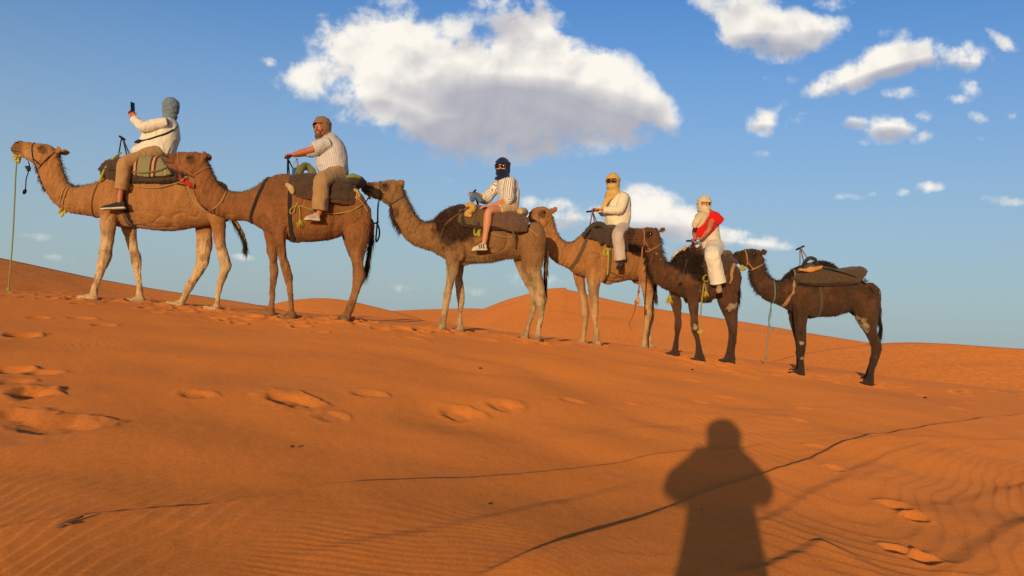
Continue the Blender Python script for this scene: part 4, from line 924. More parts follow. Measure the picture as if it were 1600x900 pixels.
def rope_mat(name, col): 
    m, nt, b = new_mat(name); L = nt.links.new; tc = N(nt, 'TexCoord')
    w = N(nt, 'TexWave', wave_type='BANDS', bands_direction='DIAGONAL'); w.inputs['Scale'].default_value = 42; w.inputs['Distortion'].default_value = 1.5; L(tc.outputs['Object'], w.inputs['Vector'])
    L(mixrgb(nt, w.outputs['Fac'], np.array(col)*.6, np.array(col)*1.1), b.inputs['Base Color']); b.inputs['Roughness'].default_value = .8; b.inputs['Specular IOR Level'].default_value = .2
    bp = N(nt, 'Bump'); bp.inputs['Strength'].default_value = .6; bp.inputs['Distance'].default_value = .005; L(w.outputs['Fac'], bp.inputs['Height']); L(bp.outputs[0], b.inputs['Normal']); return m
R_BEIGE = rope_mat('rope_beige', s2l((200, 156, 104))); R_YEL = rope_mat('rope_yellow', s2l((190, 164, 84))); R_PINK = rope_mat('rope_pink', s2l((190, 126, 88)))
R_BLUE = rope_mat('rope_blue', s2l((128, 160, 168))); R_GREY = rope_mat('rope_grey', s2l((104, 104, 92))); R_GREEN = rope_mat('rope_pale_green', s2l((168, 168, 104))); R_BLACK = rope_mat('rope_black', s2l((40, 40, 46))); R_BROWN = rope_mat('rope_brown', s2l((120, 84, 56)))
M_YTUFT = hair_mat('yellow_fray', s2l((196, 178, 70))); M_RED = cloth('red_cord', s2l((190, 44, 26)))
def rope(name, label, cat, pts, r, mat, group=None, parent=None, sub=5):
    me = Shape().tube(pts, r, n=8, sub=sub).mesh(); o = obj(name, me, mat, parent)
    if parent is None: tag(o, label, cat, group)
    return o
def tuft(parent, p, size=.06, n=160, mat=None, dr=(0, 0, -.3), seed=3, name='tassel'):
    """a frayed bow: soft lumps and loops of cord, or a hanging fringe when dr points well down"""
    rng = np.random.RandomState(seed); p = np.asarray(p, float)
    if dr[2] < -.45:
        P = np.repeat(p[None], n, 0)+rng.normal(0, size*.08, (n, 3)); D = rng.normal(0, .28, (n, 3))+np.array([0, 0, -1.])
        return obj(name, hair_mesh(P, D, size*1.5, .013, .05, .05, 2, seed), mat or M_YTUFT, parent)
    s = Shape()
    for k in range(15):
        d = nrm(rng.normal(0, 1, 3)+np.array(dr)*1.2); l = size*rng.uniform(.45, 1.); q = nrm(np.cross(d, rng.normal(0, 1, 3)))
        s.tube([p, p+d*l*.5+q*size*.12, p+d*l, p+d*l*.9-q*size*.15], [size*.10, size*.20, size*.17, size*.10], n=8, sub=3)
    return obj(name, fold(s.fused(max(size*.07, .004), 1), size*.10, 1.6/size, seed), mat or M_YTUFT, parent)
def knot(parent, p, r, mat, name='knot'):
    s = Shape(); rng = np.random.RandomState(int(abs(p[0]*1000)) % 999)
    for k in range(4): s.ball(np.asarray(p)+rng.normal(0, r*.4, 3), r, r*.8, r*.9, n=10, m=6)
    return obj(name, s.fused(r*.25, 2), mat, parent)
def halter(i, label, noseT, noseB, pollT, pollB, mat, r=.009, mat2=None):
    s = Shape(); P, O = loop(i, noseT, noseB, r*.7, 24); Q, O2 = loop(i, pollT, pollB, r*.7, 28)
    s.tube(P, r, n=8, sub=1); s.tube(Q, r, n=8, sub=1)
    f = FR[i]
    # cheek cords join the two loops on both sides, and the chin
    def near_pt(A, sg, t):
        return A[int(len(A)*t) % len(A)]
    for t in (.38, .62):
        a = near_pt(P, 1, t); b = near_pt(Q, 1, t); pts = []
        for q in np.linspace(0, 1, 9):
            m_ = a*(1-q)+b*q; sg = 1 if t < .5 else -1
            h = BODY_BVH[i].ray_cast(Vector(m_+f.n*sg*.4), Vector(-f.n*sg)); pts.append(A3(*h[0])+f.n*sg*r*.6 if h[0] is not None and 0 < q < 1 else m_)
        s.tube(pts, r, n=8, sub=2)
    o = obj('halter', s.mesh(), mat); return tag(o, label, 'halter', 'halters on the camels'), P, Q
H = []
H.append(halter(0, 'dark rope halter on the pale-legged leading camel', (54,222), (58,258), (93,236), (62,268), R_BLACK, .009))
H.append(halter(1, 'pinkish double rope halter on the second camel beside the striped bag', (279,237), (285,272), (328,262), (296,281), R_PINK, .011))
H.append(halter(2, 'flat grey halter on the shaggy pale-legged third camel', (594,283), (594,315), (632,307), (604,324), R_GREY, .011))
H.append(halter(3, 'thin brown halter on the light tan fourth camel', (838,323), (842,357), (862,338), (844,362), R_BROWN, .006))
H.append(halter(4, 'pink rope halter on the small dark camel', (1003,356), (1004,386), (1032,380), (1009,394), R_PINK, .011))
H.append(halter(5, 'pale cord halter on the riderless dark camel', (1163,389), (1166,418), (1192,412), (1171,423), R_BEIGE, .010))
f0, f1, f2, f3, f4, f5 = FR
# ---- ropes hanging and leading
t = rope('lead_rope', 'pale green rope hanging from the leading camel mouth down to the sand', 'rope', [f0.pt(32, 243, .02), f0.pt(28, 246, .03), f0.pt(26, 256, .04), f0.pt(23, 310, .05), f0.pt(20, 370, .05), f0.pt(16, 420, .05), f0.pt(13.5, 446, .05), f0.pt(13, 455, .05)], .0105, R_GREEN)
tuft(t, f0.pt(28, 247, .04), .075, 200, seed=4); tuft(t, f0.pt(13, 454, .05), .05, 90, hair_mat('green_fray', s2l((160, 160, 70))), seed=5)
t = rope('cord', 'black cord with a hanging toggle under the leading camel jaw', 'cord', [f0.pt(44, 252, .04), f0.pt(46, 258, .04), f0.pt(45, 266, .03), f0.pt(41, 280, .03), f0.pt(40, 293, .03), f0.pt(39, 299, .03)], .008, R_BLACK)
obj('toggle', Shape().ball(f0.pt(38.5, 299.5, .03), A3(.028, 0, 0), A3(0, .028, 0), A3(0.01, 0, .045)).fused(.006, 1), R_BLACK, t)
tuft(t, f0.pt(44, 262, .04), .06, 60, hair_mat('black_fray', A3(.03, .03, .035)), seed=6)
# neck collar with yellow tuft on the leader
P, O = loop(0, (108,292), (96,325), .012, 36); P2, _ = loop(0, (112,294), (101,330), .012, 36); s = Shape(); s.tube(P, .010, n=8, sub=1); s.tube(P2, .010, n=8, sub=1)
kp = (P[18]+P2[18])/2; s.tube([P[18], kp, P2[18]], .012, n=8, sub=2)
t = tag(obj('neck_rope', s.mesh(), R_BEIGE), 'double beige neck rope with a yellow tuft on the leading camel', 'rope')
tuft(t, kp+A3(0, 0, -.03), .085, 320, dr=(0, 0, -.25), seed=7)
P, O = loop(0, (170,268), (150,338), .012, 40); rope('breast_rope', 'thin brown breast rope round the chest of the leading camel', 'rope', P, .010, rope_mat('rope_olive', s2l((140, 112, 62))), sub=1)
# second camel: lead rope to the leader's saddle, red cord, neck rope
chin = f1.pt(291, 277, .14)
t = rope('lead_rope', 'beige lead rope from the second camel along the flank of the leader', 'rope', [chin, f1.pt(286, 281, .2)]+[on(0, x, y, .016, .3) for x, y in ((274, 286.5), (262, 290), (250, 292.5), (238, 293), (224, 292.5), (212, 290), (203, 285))], .012, R_BEIGE, 'lead ropes between the camels')
s = Shape(); s.tube([f1.pt(280, 273, .13), f1.pt(284, 282, .15), f1.pt(291, 287, .15), f1.pt(301, 291, .15)], [.012, .022, .022, .014], n=8, sub=4); s.tube([f1.pt(286, 279, .15), f1.pt(294, 284, .16), f1.pt(300, 288, .16)], .016, n=8, sub=4)
obj('red_cord', s.fused(.006, 1), M_RED, t); knot(t, chin, .016, R_BEIGE)
rope('neck_rope', 'beige rope running from the second camel chin down round its neck', 'rope', np.vstack([[chin, f1.pt(294, 292, .15)], [f1.pt(301, 310, .13), on(1, 311, 322, .012), on(1, 323, 331, .012), on(1, 334, 326, .012), on(1, 346, 315, .012), on(1, 353, 300.5, .012)]]), .011, R_BEIGE)
# third camel lead to second saddle
t = rope('lead_rope', 'yellow lead rope sweeping from the third camel mouth across the second camel flank', 'rope', [f2.pt(577, 307, .04), f2.pt(573, 313, .06), f1.pt(566, 320, .30)]+[on(1, x, y, .016, .34) for x, y in ((552, 328), (538, 332), (520, 334), (504, 332.5), (488, 328), (474, 323), (464, 320))], .010, R_YEL, 'lead ropes between the camels')
s = Shape(); p0 = on(1, 464, 320, .02, .34)
lp = [on(1, x, y, .016, .34) for x, y in ((464, 320), (457, 324), (453, 330), (455, 334), (460, 331), (461, 324), (466, 319))]; obj('rope_loop', Shape().tube(lp, .011, n=8, sub=4).mesh(), R_YEL, t)
tl_ = [on(1, x, y, .016, .34) for x, y in ((467, 321), (469, 333), (468.5, 344))]; obj('rope_end', Shape().tube(tl_, .011, n=8, sub=4).mesh(), R_YEL, t); knot(t, p0, .02, R_YEL); tuft(t, tl_[-1], .07, 140, dr=(0, -.1, -.6), seed=8)
tuft(t, f2.pt(578, 309, .05), .03, 60, hair_mat('olive_fray', s2l((170, 160, 90))), seed=9)
t = rope('halter_rope', 'grey rope with looped end dangling from the third camel halter', 'rope', [f2.pt(592, 312, .10), f2.pt(590.5, 325, .09), f2.pt(590, 345, .08), f2.pt(588.5, 360, .08), f2.pt(588, 378, .08), f2.pt(592, 371, .08), f2.pt(592.5, 358, .08), f2.pt(588, 349, .08), f2.pt(583, 350, .08), f2.pt(579, 360, .08)], .013, R_GREY); knot(t, f2.pt(590, 347, .08), .017, R_GREY)
rope('crupper_rope', 'thin beige rope from second saddle back over the rump', 'rope', [on(1, x, y, .012) for x, y in ((556, 306), (562, 312), (569, 321), (575, 331))], .009, R_BEIGE)
# fourth camel to third saddle
rope('lead_rope', 'short pale rope tying the fourth camel mouth to the saddle in front', 'rope', [f3.pt(832, 350, .03), f3.pt(827, 352, .05), f2.pt(824, 349, .30), f2.pt(820, 344, .36)], .010, R_BEIGE, 'lead ropes between the camels')
rope('crupper_rope', 'beige rope trailing from the third saddle over the rump', 'rope', [on(2, x, y, .012) for x, y in ((818, 352), (826, 357), (834, 363), (842, 370))], .009, R_BEIGE)
rope('flank_rope', 'pale rope along the flank below the brown saddle blanket', 'rope', [on(2, x, y, .016, .34) for x, y in ((745, 353), (756, 358), (768, 364), (782, 369), (794, 371), (802, 370))], .010, R_BEIGE)
# fifth camel: pink rope hanging from the halter
t = rope('lead_rope', 'pink rope hanging straight down from the fifth camel halter', 'rope', [f4.pt(1004, 386, .12), f4.pt(1003, 398, .14), f4.pt(1001, 420, .15), f4.pt(999, 445, .15), f4.pt(997, 462, .15), f4.pt(996, 478, .15)], .013, R_PINK, 'lead ropes between the camels')
knot(t, f4.pt(998, 455, .15), .02, R_PINK); tuft(t, f4.pt(996, 470, .15), .08, 70, hair_mat('pink_fray', s2l((206, 160, 120))), seed=12)
rope('twig', 'thin forked grey stick hanging behind the fourth camel flank', 'twig', [f4.pt(994, 470, .2), f4.pt(992, 484, .2), f4.pt(987, 498, .2), f4.pt(983, 506, .2), f4.pt(986, 513, .2), f4.pt(988.5, 519, .2)], [.007, .006, .005, .004, .003, .002], plain('dry_stick', s2l((80, 66, 60))))
# sixth camel
t = rope('lead_rope', 'pale cord tying the last camel halter to the saddle ahead', 'rope', [f5.pt(1166, 419, .08), f5.pt(1160, 421, .08), f5.pt(1154, 423, .08), f4.pt(1150, 420, .12), f4.pt(1146, 414, .2)], .009, R_GREEN, 'lead ropes between the camels'); tuft(t, f5.pt(1161, 420, .09), .075, 240, seed=14, dr=(-.1, 0, -.1))
P, O = loop(5, (1207,440), (1206,473), .010, 36)
t = rope('neck_rope', 'loose blue rope looped on the last camel neck with knotted hanging end', 'rope', P, .009, R_BLUE, sub=1)
b0 = P[18]; s = Shape(); s.tube([b0, f5.pt(1202.5, 490, .06), f5.pt(1201, 500, .06), f5.pt(1204, 511, .06), f5.pt(1208, 515, .06)], .010, n=8, sub=4); s.tube([b0+f5.h*.02, f5.pt(1205, 490, .07), f5.pt(1202, 500, .07), f5.pt(1201, 512, .06), f5.pt(1199, 540, .06), f5.pt(1197, 560, .06)], .008, n=8, sub=4)
obj('rope_end', s.mesh(), R_BLUE, t); knot(t, f5.pt(1207.5, 514.5, .06), .018, R_BLUE); knot(t, f5.pt(1197, 561, .06), .016, R_BLUE)

# ---------------------------------------------------------------- saddles
M_WOOLD = cloth('dark_wool', s2l((78, 58, 46)), nscale=30, amt=.45, bump=.5, bscale=90); M_WOOLG = cloth('grey_brown_wool', s2l((88, 66, 48)), nscale=26, amt=.35, bump=.5, bscale=90)
M_BROWNB = cloth('brown_blanket', s2l((112, 80, 62)), nscale=40, amt=.3, bump=.5, bscale=120); M_BLACKS = cloth('black_strap', s2l((44, 38, 36)), nscale=30, amt=.3); M_GREYS = cloth('brown_grey_strap', s2l((108, 82, 60)), nscale=30, amt=.3)
M_TAN = cloth('tan_strap', s2l((176, 132, 88)), nscale=30, amt=.3); M_METAL = plain('dark_iron', s2l((58, 54, 56)), rough=.45, metal=.6); M_WOOD = plain('saddle_wood', s2l((206, 140, 74)), rough=.6, nscale=12, amt=.35); M_GREENP = cloth('olive_cloth', s2l((118, 118, 66)), nscale=20, amt=.4)
M_YCLOTH = cloth('ochre_cloth', s2l((206, 160, 82)), nscale=24, amt=.35); M_BLUEC = cloth('grey_blue_cloth', s2l((92, 112, 138)), nscale=24, amt=.35); M_GREENR = cloth('green_mat', s2l((132, 146, 84)), nscale=40, amt=.3); M_BEIGEC = cloth('beige_cloth', s2l((198, 168, 116)), nscale=24, amt=.3)
M_GRIP = plain('black_grip', s2l((34, 30, 30)), rough=.6)
def drape(i, st, p=3.6, voxel=.014, amp=.012, sc=7, seed=0, n=30, lay=.9):
    f = FR[i]; R = []
    Q = crom(np.array(st, float), 5)
    for x, yt, yb, w in Q:
        t = f.pt(x, yt); b = f.pt(x, yb, w); far = b-f.n*2*w; c = (b+far)/2; up = t-c; ring = []
        for k in range(n):
            a = math.pi*k/(n-1); ring.append(c+f.n*w*math.copysign(abs(math.cos(a))**(2/p), math.cos(a))+up*abs(math.sin(a))**(2/p))
        ring += [c-f.n*w*.8+up*.0, c+f.n*w*.8]
        R.append(np.array(ring))
    # soft round ends
    for e, nx in ((0, 1), (-1, -2)):
        cc = R[e].mean(0); d = nrm(cc-R[nx].mean(0)); ex = [cc+(R[e]-cc)*sc_+d*mv for sc_, mv in ((.98, .02), (.90, .035))]
        R = (ex[::-1]+R) if e == 0 else R+ex
    s = Shape().rings(R); me = s.fused(voxel, 2)
    fold(me, amp, sc, seed, (1, 1, .5)); fold(me, amp*lay, sc, seed+4, (.35, .35, 2.6)); return fold(me, amp*.4, sc*3.5, seed+8)
def underlay(i, S, st, mat, seed):
    obj('under_blanket', drape(i, st, p=3.8, seed=seed, amp=.016, sc=10, lay=.5), mat, S)
def saddle(i, label):
    A = A3(*CROOT[i].location)+A3(0, 0, 1.5)
    return thing('saddle', label, 'saddle', A, 'saddles on the camels')
def handle(i, root, bar, posts, mat=None):
    """T-bar: crossbar ends (px,py,lat) and posts"""
    f = FR[i]; s = Shape(); a, b = (f.pt(*q) for q in bar); s.tube([a, (a+b)/2, b], .016, n=10, sub=3)
    h = thing_part('handle', Shape(), root)
    s2 = Shape()
    for p, q in posts: s2.tube([f.pt(*p), (f.pt(*p)+f.pt(*q))/2, f.pt(*q)], .011, n=8, sub=2)
    top = (a+b)/2; s2.ball(top, .02)
    o = obj('handle', s2.fused(.006, 0), mat or M_METAL, root); obj('grip', s.mesh(), M_GRIP, o); return o
def thing_part(*a): return None
def strap(i, root, top, bot, w, mat, off=.010, name='girth_strap', a0=0, a1=360):
    P, O = loop(i, top, bot, off, 48, a0, a1); return obj(name, band(Shape(), P, O, w).mesh(), mat, root)
def striped_bag_mat():
    m, nt, b = new_mat('striped_bag'); L = nt.links.new; at = N(nt, 'Attribute', attribute_name='su'); rp = N(nt, 'ValToRGB'); L(at.outputs['Fac'], rp.inputs[0]); cr = rp.color_ramp; cr.interpolation = 'CONSTANT'
    g, r, w = s2l((142, 134, 98)), s2l((104, 24, 26)), s2l((196, 158, 118))
    stops = [(0, r), (.06, w), (.12, r), (.17, g), (.52, r), (.575, w), (.64, r), (.70, g), (.93, w), (.96, g)]
    cr.elements[0].position = 0; cr.elements[0].color = (*[float(q) for q in r], 1); cr.elements[1].position = .06; cr.elements[1].color = (*[float(q) for q in w], 1)
    for p, c in stops[2:]: e = cr.elements.new(p); e.color = (*[float(q) for q in c], 1)
    L(rp.outputs[0], b.inputs['Base Color']); b.inputs['Roughness'].default_value = .9
    tc = N(nt, 'TexCoord'); n2 = N(nt, 'TexNoise'); n2.inputs['Scale'].default_value = 120; L(tc.outputs['Object'], n2.inputs['Vector']); bp = N(nt, 'Bump'); bp.inputs['Strength'].default_value = .3; bp.inputs['Distance'].default_value = .01; L(n2.outputs['Fac'], bp.inputs['Height']); L(bp.outputs[0], b.inputs['Normal']); return m
# 1
S = saddle(0, 'dark padded saddle on the leading camel with yellow-green cords at the front')
obj('pad', drape(0, [(163,264,276,.2),(172,256,280,.31),(190,251,281,.38),(215,249,282,.41),(245,249,283,.41),(268,251,282,.38),(284,256,281,.32)], seed=1, amp=.02, sc=9), M_WOOLD, S)
handle(0, S, ((187, 213, .14), (195, 218, -.14)), [((190, 215, 0), (184, 250, .12)), ((192, 216, 0), (199, 246, -.1)), ((192, 216, 0), (205, 248, .0))])
strap(0, S, (200, 262), (216, 357), .035, M_BLACKS); strap(0, S, (196, 264), (208, 355), .02, M_BROWNB, name='girth_cord')
t = obj('front_cord', Shape().tube([f0.pt(190, 238, .18), f0.pt(178, 247, .28), f0.pt(164, 264, .3), f0.pt(158, 278, .26), f0.pt(155, 285, .24)], [.012, .02, .016, .022, .012], n=8, sub=4).fused(.006, 1), rope_mat('rope_lime', s2l((190, 190, 70))), S)
obj('side_tassel', hair_mesh(np.repeat(on(0, 203, 285, .03, .36)[None], 160, 0), np.tile(A3(0, -.3, -1), (160, 1)), .12, .012, .1, .3, 2, 4), M_YTUFT, S)
B = drape(0, [(205,259,271,.43),(220,254,275,.455),(238,250,276,.465),(254,249,275,.46),(265,251,272,.44)], p=5.5, seed=4, amp=.009, sc=9); Vb = getV(B); set_float(B, (( -(Vb-f0.A)@f0.h)-(-(f0.pt(206, 260, .44)-f0.A)@f0.h))/(.0094*56*1.0), 'su')
bag = tag(obj('saddle_bag', B, striped_bag_mat()), 'green saddle bag with dark red and white stripes behind the leading rider', 'bag')
P = [hit(BVHTree.FromPolygons([Vector(v) for v in Vb], [tuple(p.vertices) for p in B.polygons]), x, y, .012) for x, y in ((208, 268), (222, 270), (238, 268), (250, 266), (259, 262))]
P = [q for q in P if q is not None]
obj('flap_edge', Shape().tube(P, .014, n=8, sub=4).mesh(), M_GREENP, bag)
underlay(0, S, [(170,262,279,.29),(190,256,284.5,.37),(215,254,285.5,.395),(245,254,286,.395),(270,256,285,.365),(288,262,283,.31)], cloth('dark_felt', s2l((50, 36, 30)), nscale=30, amt=.4), 31)
# 2
S = saddle(1, 'dark wool pack saddle under the bearded rider on the reddish brown camel')
obj('pad', drape(1, [(455,284,303,.25),(466,276,306,.36),(485,274,307,.41),(508,276,309,.42),(530,279,313,.41),(546,284,317,.37),(555,292,315,.3)], seed=2, amp=.018, sc=8, lay=1.3), M_WOOLD, S)
handle(1, S, ((446, 246.5, .14), (453, 246, -.14)), [((449.5, 247, 0), (449, 272, .1)), ((449.5, 247, 0), (462, 272, -.08)), ((450, 247, 0), (452, 274, -.12))])
strap(1, S, (460, 272), (460, 377), .03, M_BLACKS); strap(1, S, (422, 278), (394, 346), .022, M_BLACKS, name='breast_strap')
obj('olive_roll', fold(Shape().tube([f1.pt(466, 273, .30), f1.pt(472, 262, .18), f1.pt(479, 259, .06), f1.pt(486, 265, .12), f1.pt(490, 272, .28)], [.05, .055, .05, .05, .045], n=12, sub=4).fused(.01, 2), .01, 14, 4), M_GREENP, S)
obj('knotted_cloth', fold(Shape().tube([f1.pt(446, 288, .32), f1.pt(452, 291, .34), f1.pt(456, 297, .35), f1.pt(457, 304, .35)], [.02, .04, .045, .02], n=12, sub=4).fused(.008, 2), .012, 18, 5), M_BEIGEC, S)
obj('rear_knot', fold(Shape().tube([f1.pt(552, 297, .26), f1.pt(558, 302, .24), f1.pt(555, 311, .26), f1.pt(550, 314, .28)], [.03, .045, .05, .02], n=12, sub=4).fused(.008, 2), .014, 16, 6), M_YCLOTH, S)
s = Shape(); s.loft([(f1.pt(542, 284), f1.n*.20, A3(0, 0, .06)), (f1.pt(549, 284), f1.n*.26, A3(0, 0, .105)), (f1.pt(560, 285), f1.n*.26, A3(0, 0, .10)), (f1.pt(568, 284.5), f1.n*.2, A3(0, 0, .05)), (f1.pt(571, 284), f1.n*.1, A3(0, 0, .02))], n=20, sub=4)
mt = tag(obj('rolled_mat', fold(s.fused(.012, 2), .012, 9, 3), M_WOOLD), 'dark rolled bundle with a green band behind the bearded rider', 'bundle')
s = Shape(); s.loft([(f1.pt(545, 281), f1.n*.27, A3(0, 0, .05)), (f1.pt(555, 280.5), f1.n*.285, A3(0, 0, .06)), (f1.pt(566, 282), f1.n*.24, A3(0, 0, .045))], n=20, sub=4); obj('green_band', fold(s.fused(.012, 2), .006, 20, 3), M_GREENR, mt)
underlay(1, S, [(462,282,308,.33),(480,279,310,.40),(508,281,313,.405),(532,285,318,.395),(552,294,320,.33)], cloth('brown_felt', s2l((92, 60, 40)), nscale=30, amt=.4), 32)
# 3
S = saddle(2, 'padded saddle with brown blanket and ochre cloth on the shaggy-humped camel')
obj('pad', drape(2, [(720,330,347,.3),(730,324,350,.38),(750,324,352,.41),(775,328,354,.41),(800,333,353,.39),(816,341,352,.33)], seed=3, amp=.022, sc=9), cloth('drab_pad', s2l((104, 84, 54)), nscale=30, amt=.4, bump=.5, bscale=90), S)
obj('blanket', drape(2, [(766,327,351,.435),(778,329,355,.455),(795,332,360,.455),(810,336,363,.43),(820,342,362,.37)], p=3.6, seed=8, amp=.018, sc=10), M_BROWNB, S)
handle(2, S, ((739, 302, .14), (743, 297, -.14)), [((741, 300, 0), (735, 326, .12)), ((741, 300, 0), (750, 326, .1)), ((741, 300, 0), (748, 326, -.12))])
obj('ochre_cloth', fold(Shape().tube([f2.pt(728, 322, .36), f2.pt(735, 320, .39), f2.pt(740, 325, .41), f2.pt(735, 330, .42), f2.pt(728, 335, .41), f2.pt(737, 337, .42)], [.03, .045, .04, .045, .03, .03], n=12, sub=4).fused(.008, 2), .014, 18, 7), M_YCLOTH, S)
obj('blue_cloth', fold(Shape().tube([f2.pt(737, 314, .24), f2.pt(741, 307, .2), f2.pt(748, 309, .22), f2.pt(752, 316, .27)], [.03, .06, .05, .03], n=12, sub=4).fused(.009, 2), .014, 14, 9), M_BLUEC, S)
obj('beige_roll', fold(Shape().tube([f2.pt(812, 330, .34), f2.pt(817, 331, .2), f2.pt(819, 332, 0), f2.pt(818, 332, -.25)], [.05, .065, .065, .05], n=12, sub=4).fused(.01, 2), .012, 14, 2), M_BEIGEC, S)
t = obj('breast_cord', Shape().tube([f2.pt(724, 327, .38)]+[on(2, x, y, .014) for x, y in ((714, 336), (705, 343), (697, 350), (692, 358), (689, 371))], [.014, .014, .03, .016, .012, .018], n=8, sub=4).fused(.006, 1), R_BROWN, S)
obj('lime_knot', Shape().tube([on(2, x, y, .02, .34) for x, y in ((742, 354), (747, 350), (752, 356), (748, 362), (743, 368), (741, 358), (747, 352), (749, 370))], [.014, .02, .02, .018, .016, .014, .018, .024], n=8, sub=4).fused(.006, 1), rope_mat('rope_lime2', s2l((186, 184, 74))), S)
obj('hanging_strip', Shape().tube([f2.pt(800, 360, .45), f2.pt(804, 368, .42), f2.pt(803.5, 378, .40), f2.pt(802, 386, .39)], [.014, .018, .014, .012], n=8, sub=4).mesh(), M_GREYS, S)
underlay(2, S, [(724,330,353,.36),(745,330,357,.39),(772,333,359,.395),(800,338,358,.375),(817,346,356,.31)], cloth('dark_felt2', s2l((66, 46, 32)), nscale=30, amt=.4), 33)
# 4
S = saddle(3, 'grey strap saddle with looped front roll on the light tan camel')
obj('pad', drape(3, [(922,357,372,.28),(936,353,376,.34),(952,353,383,.37),(970,355,388,.385),(988,359,392,.38),(1002,365,392,.34),(1012,372,388,.26)], seed=5, amp=.018, sc=8), M_WOOLD, S)
handle(3, S, ((917, 331, .1), (929, 329.5, -.12)), [((926, 330, 0), (921, 355, .1)), ((926, 330, 0), (935, 355, .12)), ((926, 330, 0), (930, 354, -.12))], M_GREYS)
strap(3, S, (918, 360), (892, 418), .035, M_GREYS, name='breast_strap'); strap(3, S, (944, 356), (942, 440), .03, M_GREYS)
s = Shape(); s.tube([f3.pt(911, 370, .24), f3.pt(917, 360, .30), f3.pt(926, 352, .32), f3.pt(938, 350, .34), f3.pt(946, 356, .36), f3.pt(950, 368, .39), f3.pt(949, 384, .39)], [.025, .035, .04, .045, .045, .04, .03], n=12, sub=4)
s.tube([f3.pt(926, 356, .30), f3.pt(931, 365, .36), f3.pt(936, 374, .37), f3.pt(940, 381, .37)], [.03, .035, .035, .03], n=12, sub=4)
obj('front_roll', fold(s.fused(.009, 2), .008, 16, 2), cloth('grey_roll', s2l((76, 62, 52)), nscale=30, amt=.35), S)
t = obj('lime_cord', Shape().tube([on(3, x, y, .02, .36) for x, y in ((955, 390), (946, 389), (944, 398), (948, 399), (950, 390), (950.5, 405), (950, 420), (948.5, 430))], [.012, .018, .013, .013, .018, .010, .010, .02], n=8, sub=4).mesh(), rope_mat('rope_lime3', s2l((196, 200, 70))), S)
rope('cord', 'thin brown cord across the lower flank of the light tan camel', 'cord', [on(3, x, y, .008, .34) for x, y in ((952, 424), (958, 427), (966, 431), (974, 434))], .007, R_BROWN)
# 5
S = saddle(4, 'worn saddle half hidden in shaggy hair on the small dark camel')
obj('pad', drape(4, [(1093,391,408,.22),(1098,388,420,.30),(1106,387,427,.34),(1118,389,427,.34),(1132,397,424,.31),(1142,407,419,.24)], seed=6, amp=.018, sc=8), M_WOOLD, S)
handle(4, S, ((1073, 376.5, .1), (1087, 376, -.12)), [((1083, 376, 0), (1078, 392, .1)), ((1083, 376, 0), (1088, 392, .12)), ((1083, 376, 0), (1082, 392, -.12))], plain('rust_brown', s2l((96, 44, 34))))
strap(4, S, (1092, 390), (1086, 471), .022, M_GREYS)
obj('rear_roll', fold(Shape().tube([f4.pt(1130, 396, .3), f4.pt(1136, 397, .15), f4.pt(1138, 398, 0), f4.pt(1137, 399, -.25)], [.05, .065, .07, .05], n=12, sub=4).fused(.01, 2), .012, 14, 2), M_BROWNB, S)
obj('crupper_band', fold(Shape().tube([f4.pt(1148, 413, .1), on(4, 1146, 416, .03, .22), on(4, 1143, 427, .02, .24), on(4, 1143, 436, .02, .26), on(4, 1140, 443, .02, .28)], [.03, .03, .026, .02, .012], n=12, sub=4).fused(.008, 2), .008, 18, 5), M_TAN, S)
obj('yellow_rag', fold(Shape().tube([f4.pt(1068, 392, .12), f4.pt(1070, 387, .1), f4.pt(1073, 388, .1)], [.02, .03, .015], n=10, sub=3).fused(.007, 1), .01, 20, 2), M_YCLOTH, S)
s = Shape(); s.tube([on(4, x, y, .03, .32) for x, y in ((1101, 433), (1099, 438), (1103, 440), (1108, 436), (1106, 430), (1101, 431), (1098, 436), (1100, 440))], .013, n=8, sub=4); k0 = on(4, 1100, 441, .03, .32)
s.tube([k0, f4.pt(1098.5, 455, .35), f4.pt(1096, 475, .34), f4.pt(1094.5, 500, .33), f4.pt(1093.5, 519, .33)], .012, n=8, sub=4)
t = tag(obj('yellow_rope', s.mesh(), R_YEL), 'yellow rope knotted at the small dark camel girth and hanging to its knee', 'rope'); tuft(t, f4.pt(1093.5, 518, .33), .05, 70, seed=21); tuft(t, f4.pt(1103, 455, .35), .06, 90, seed=22, dr=(.1, 0, -.5))
obj('rope_fall', Shape().tube([k0, f4.pt(1102, 447, .35), f4.pt(1103, 456, .35)], .010, n=8, sub=4).mesh(), R_YEL, t)
t = rope('cord', 'thin grey cord on the shoulder of the small dark camel with a dark knot', 'cord', [on(4, x, y, .012, .25) for x, y in ((1074, 405), (1070, 418), (1066, 430), (1063, 440))], .006, R_GREY); knot(t, on(4, 1063, 444, .02, .25), .024, R_BLACK)
t = rope('chest_tassel', 'small yellow tassel hanging at the chest of the small dark camel', 'tassel', [f4.pt(1048, 455, -.1), f4.pt(1047, 460, -.1), f4.pt(1046, 464, -.1)], .006, R_YEL); tuft(t, f4.pt(1046, 463, -.1), .09, 120, seed=23, dr=(0, 0, -.8))
underlay(4, S, [(1096,394,424,.28),(1106,393,431,.325),(1118,395,432,.325),(1132,402,429,.295)], cloth('rust_felt', s2l((92, 48, 34)), nscale=30, amt=.4), 34)
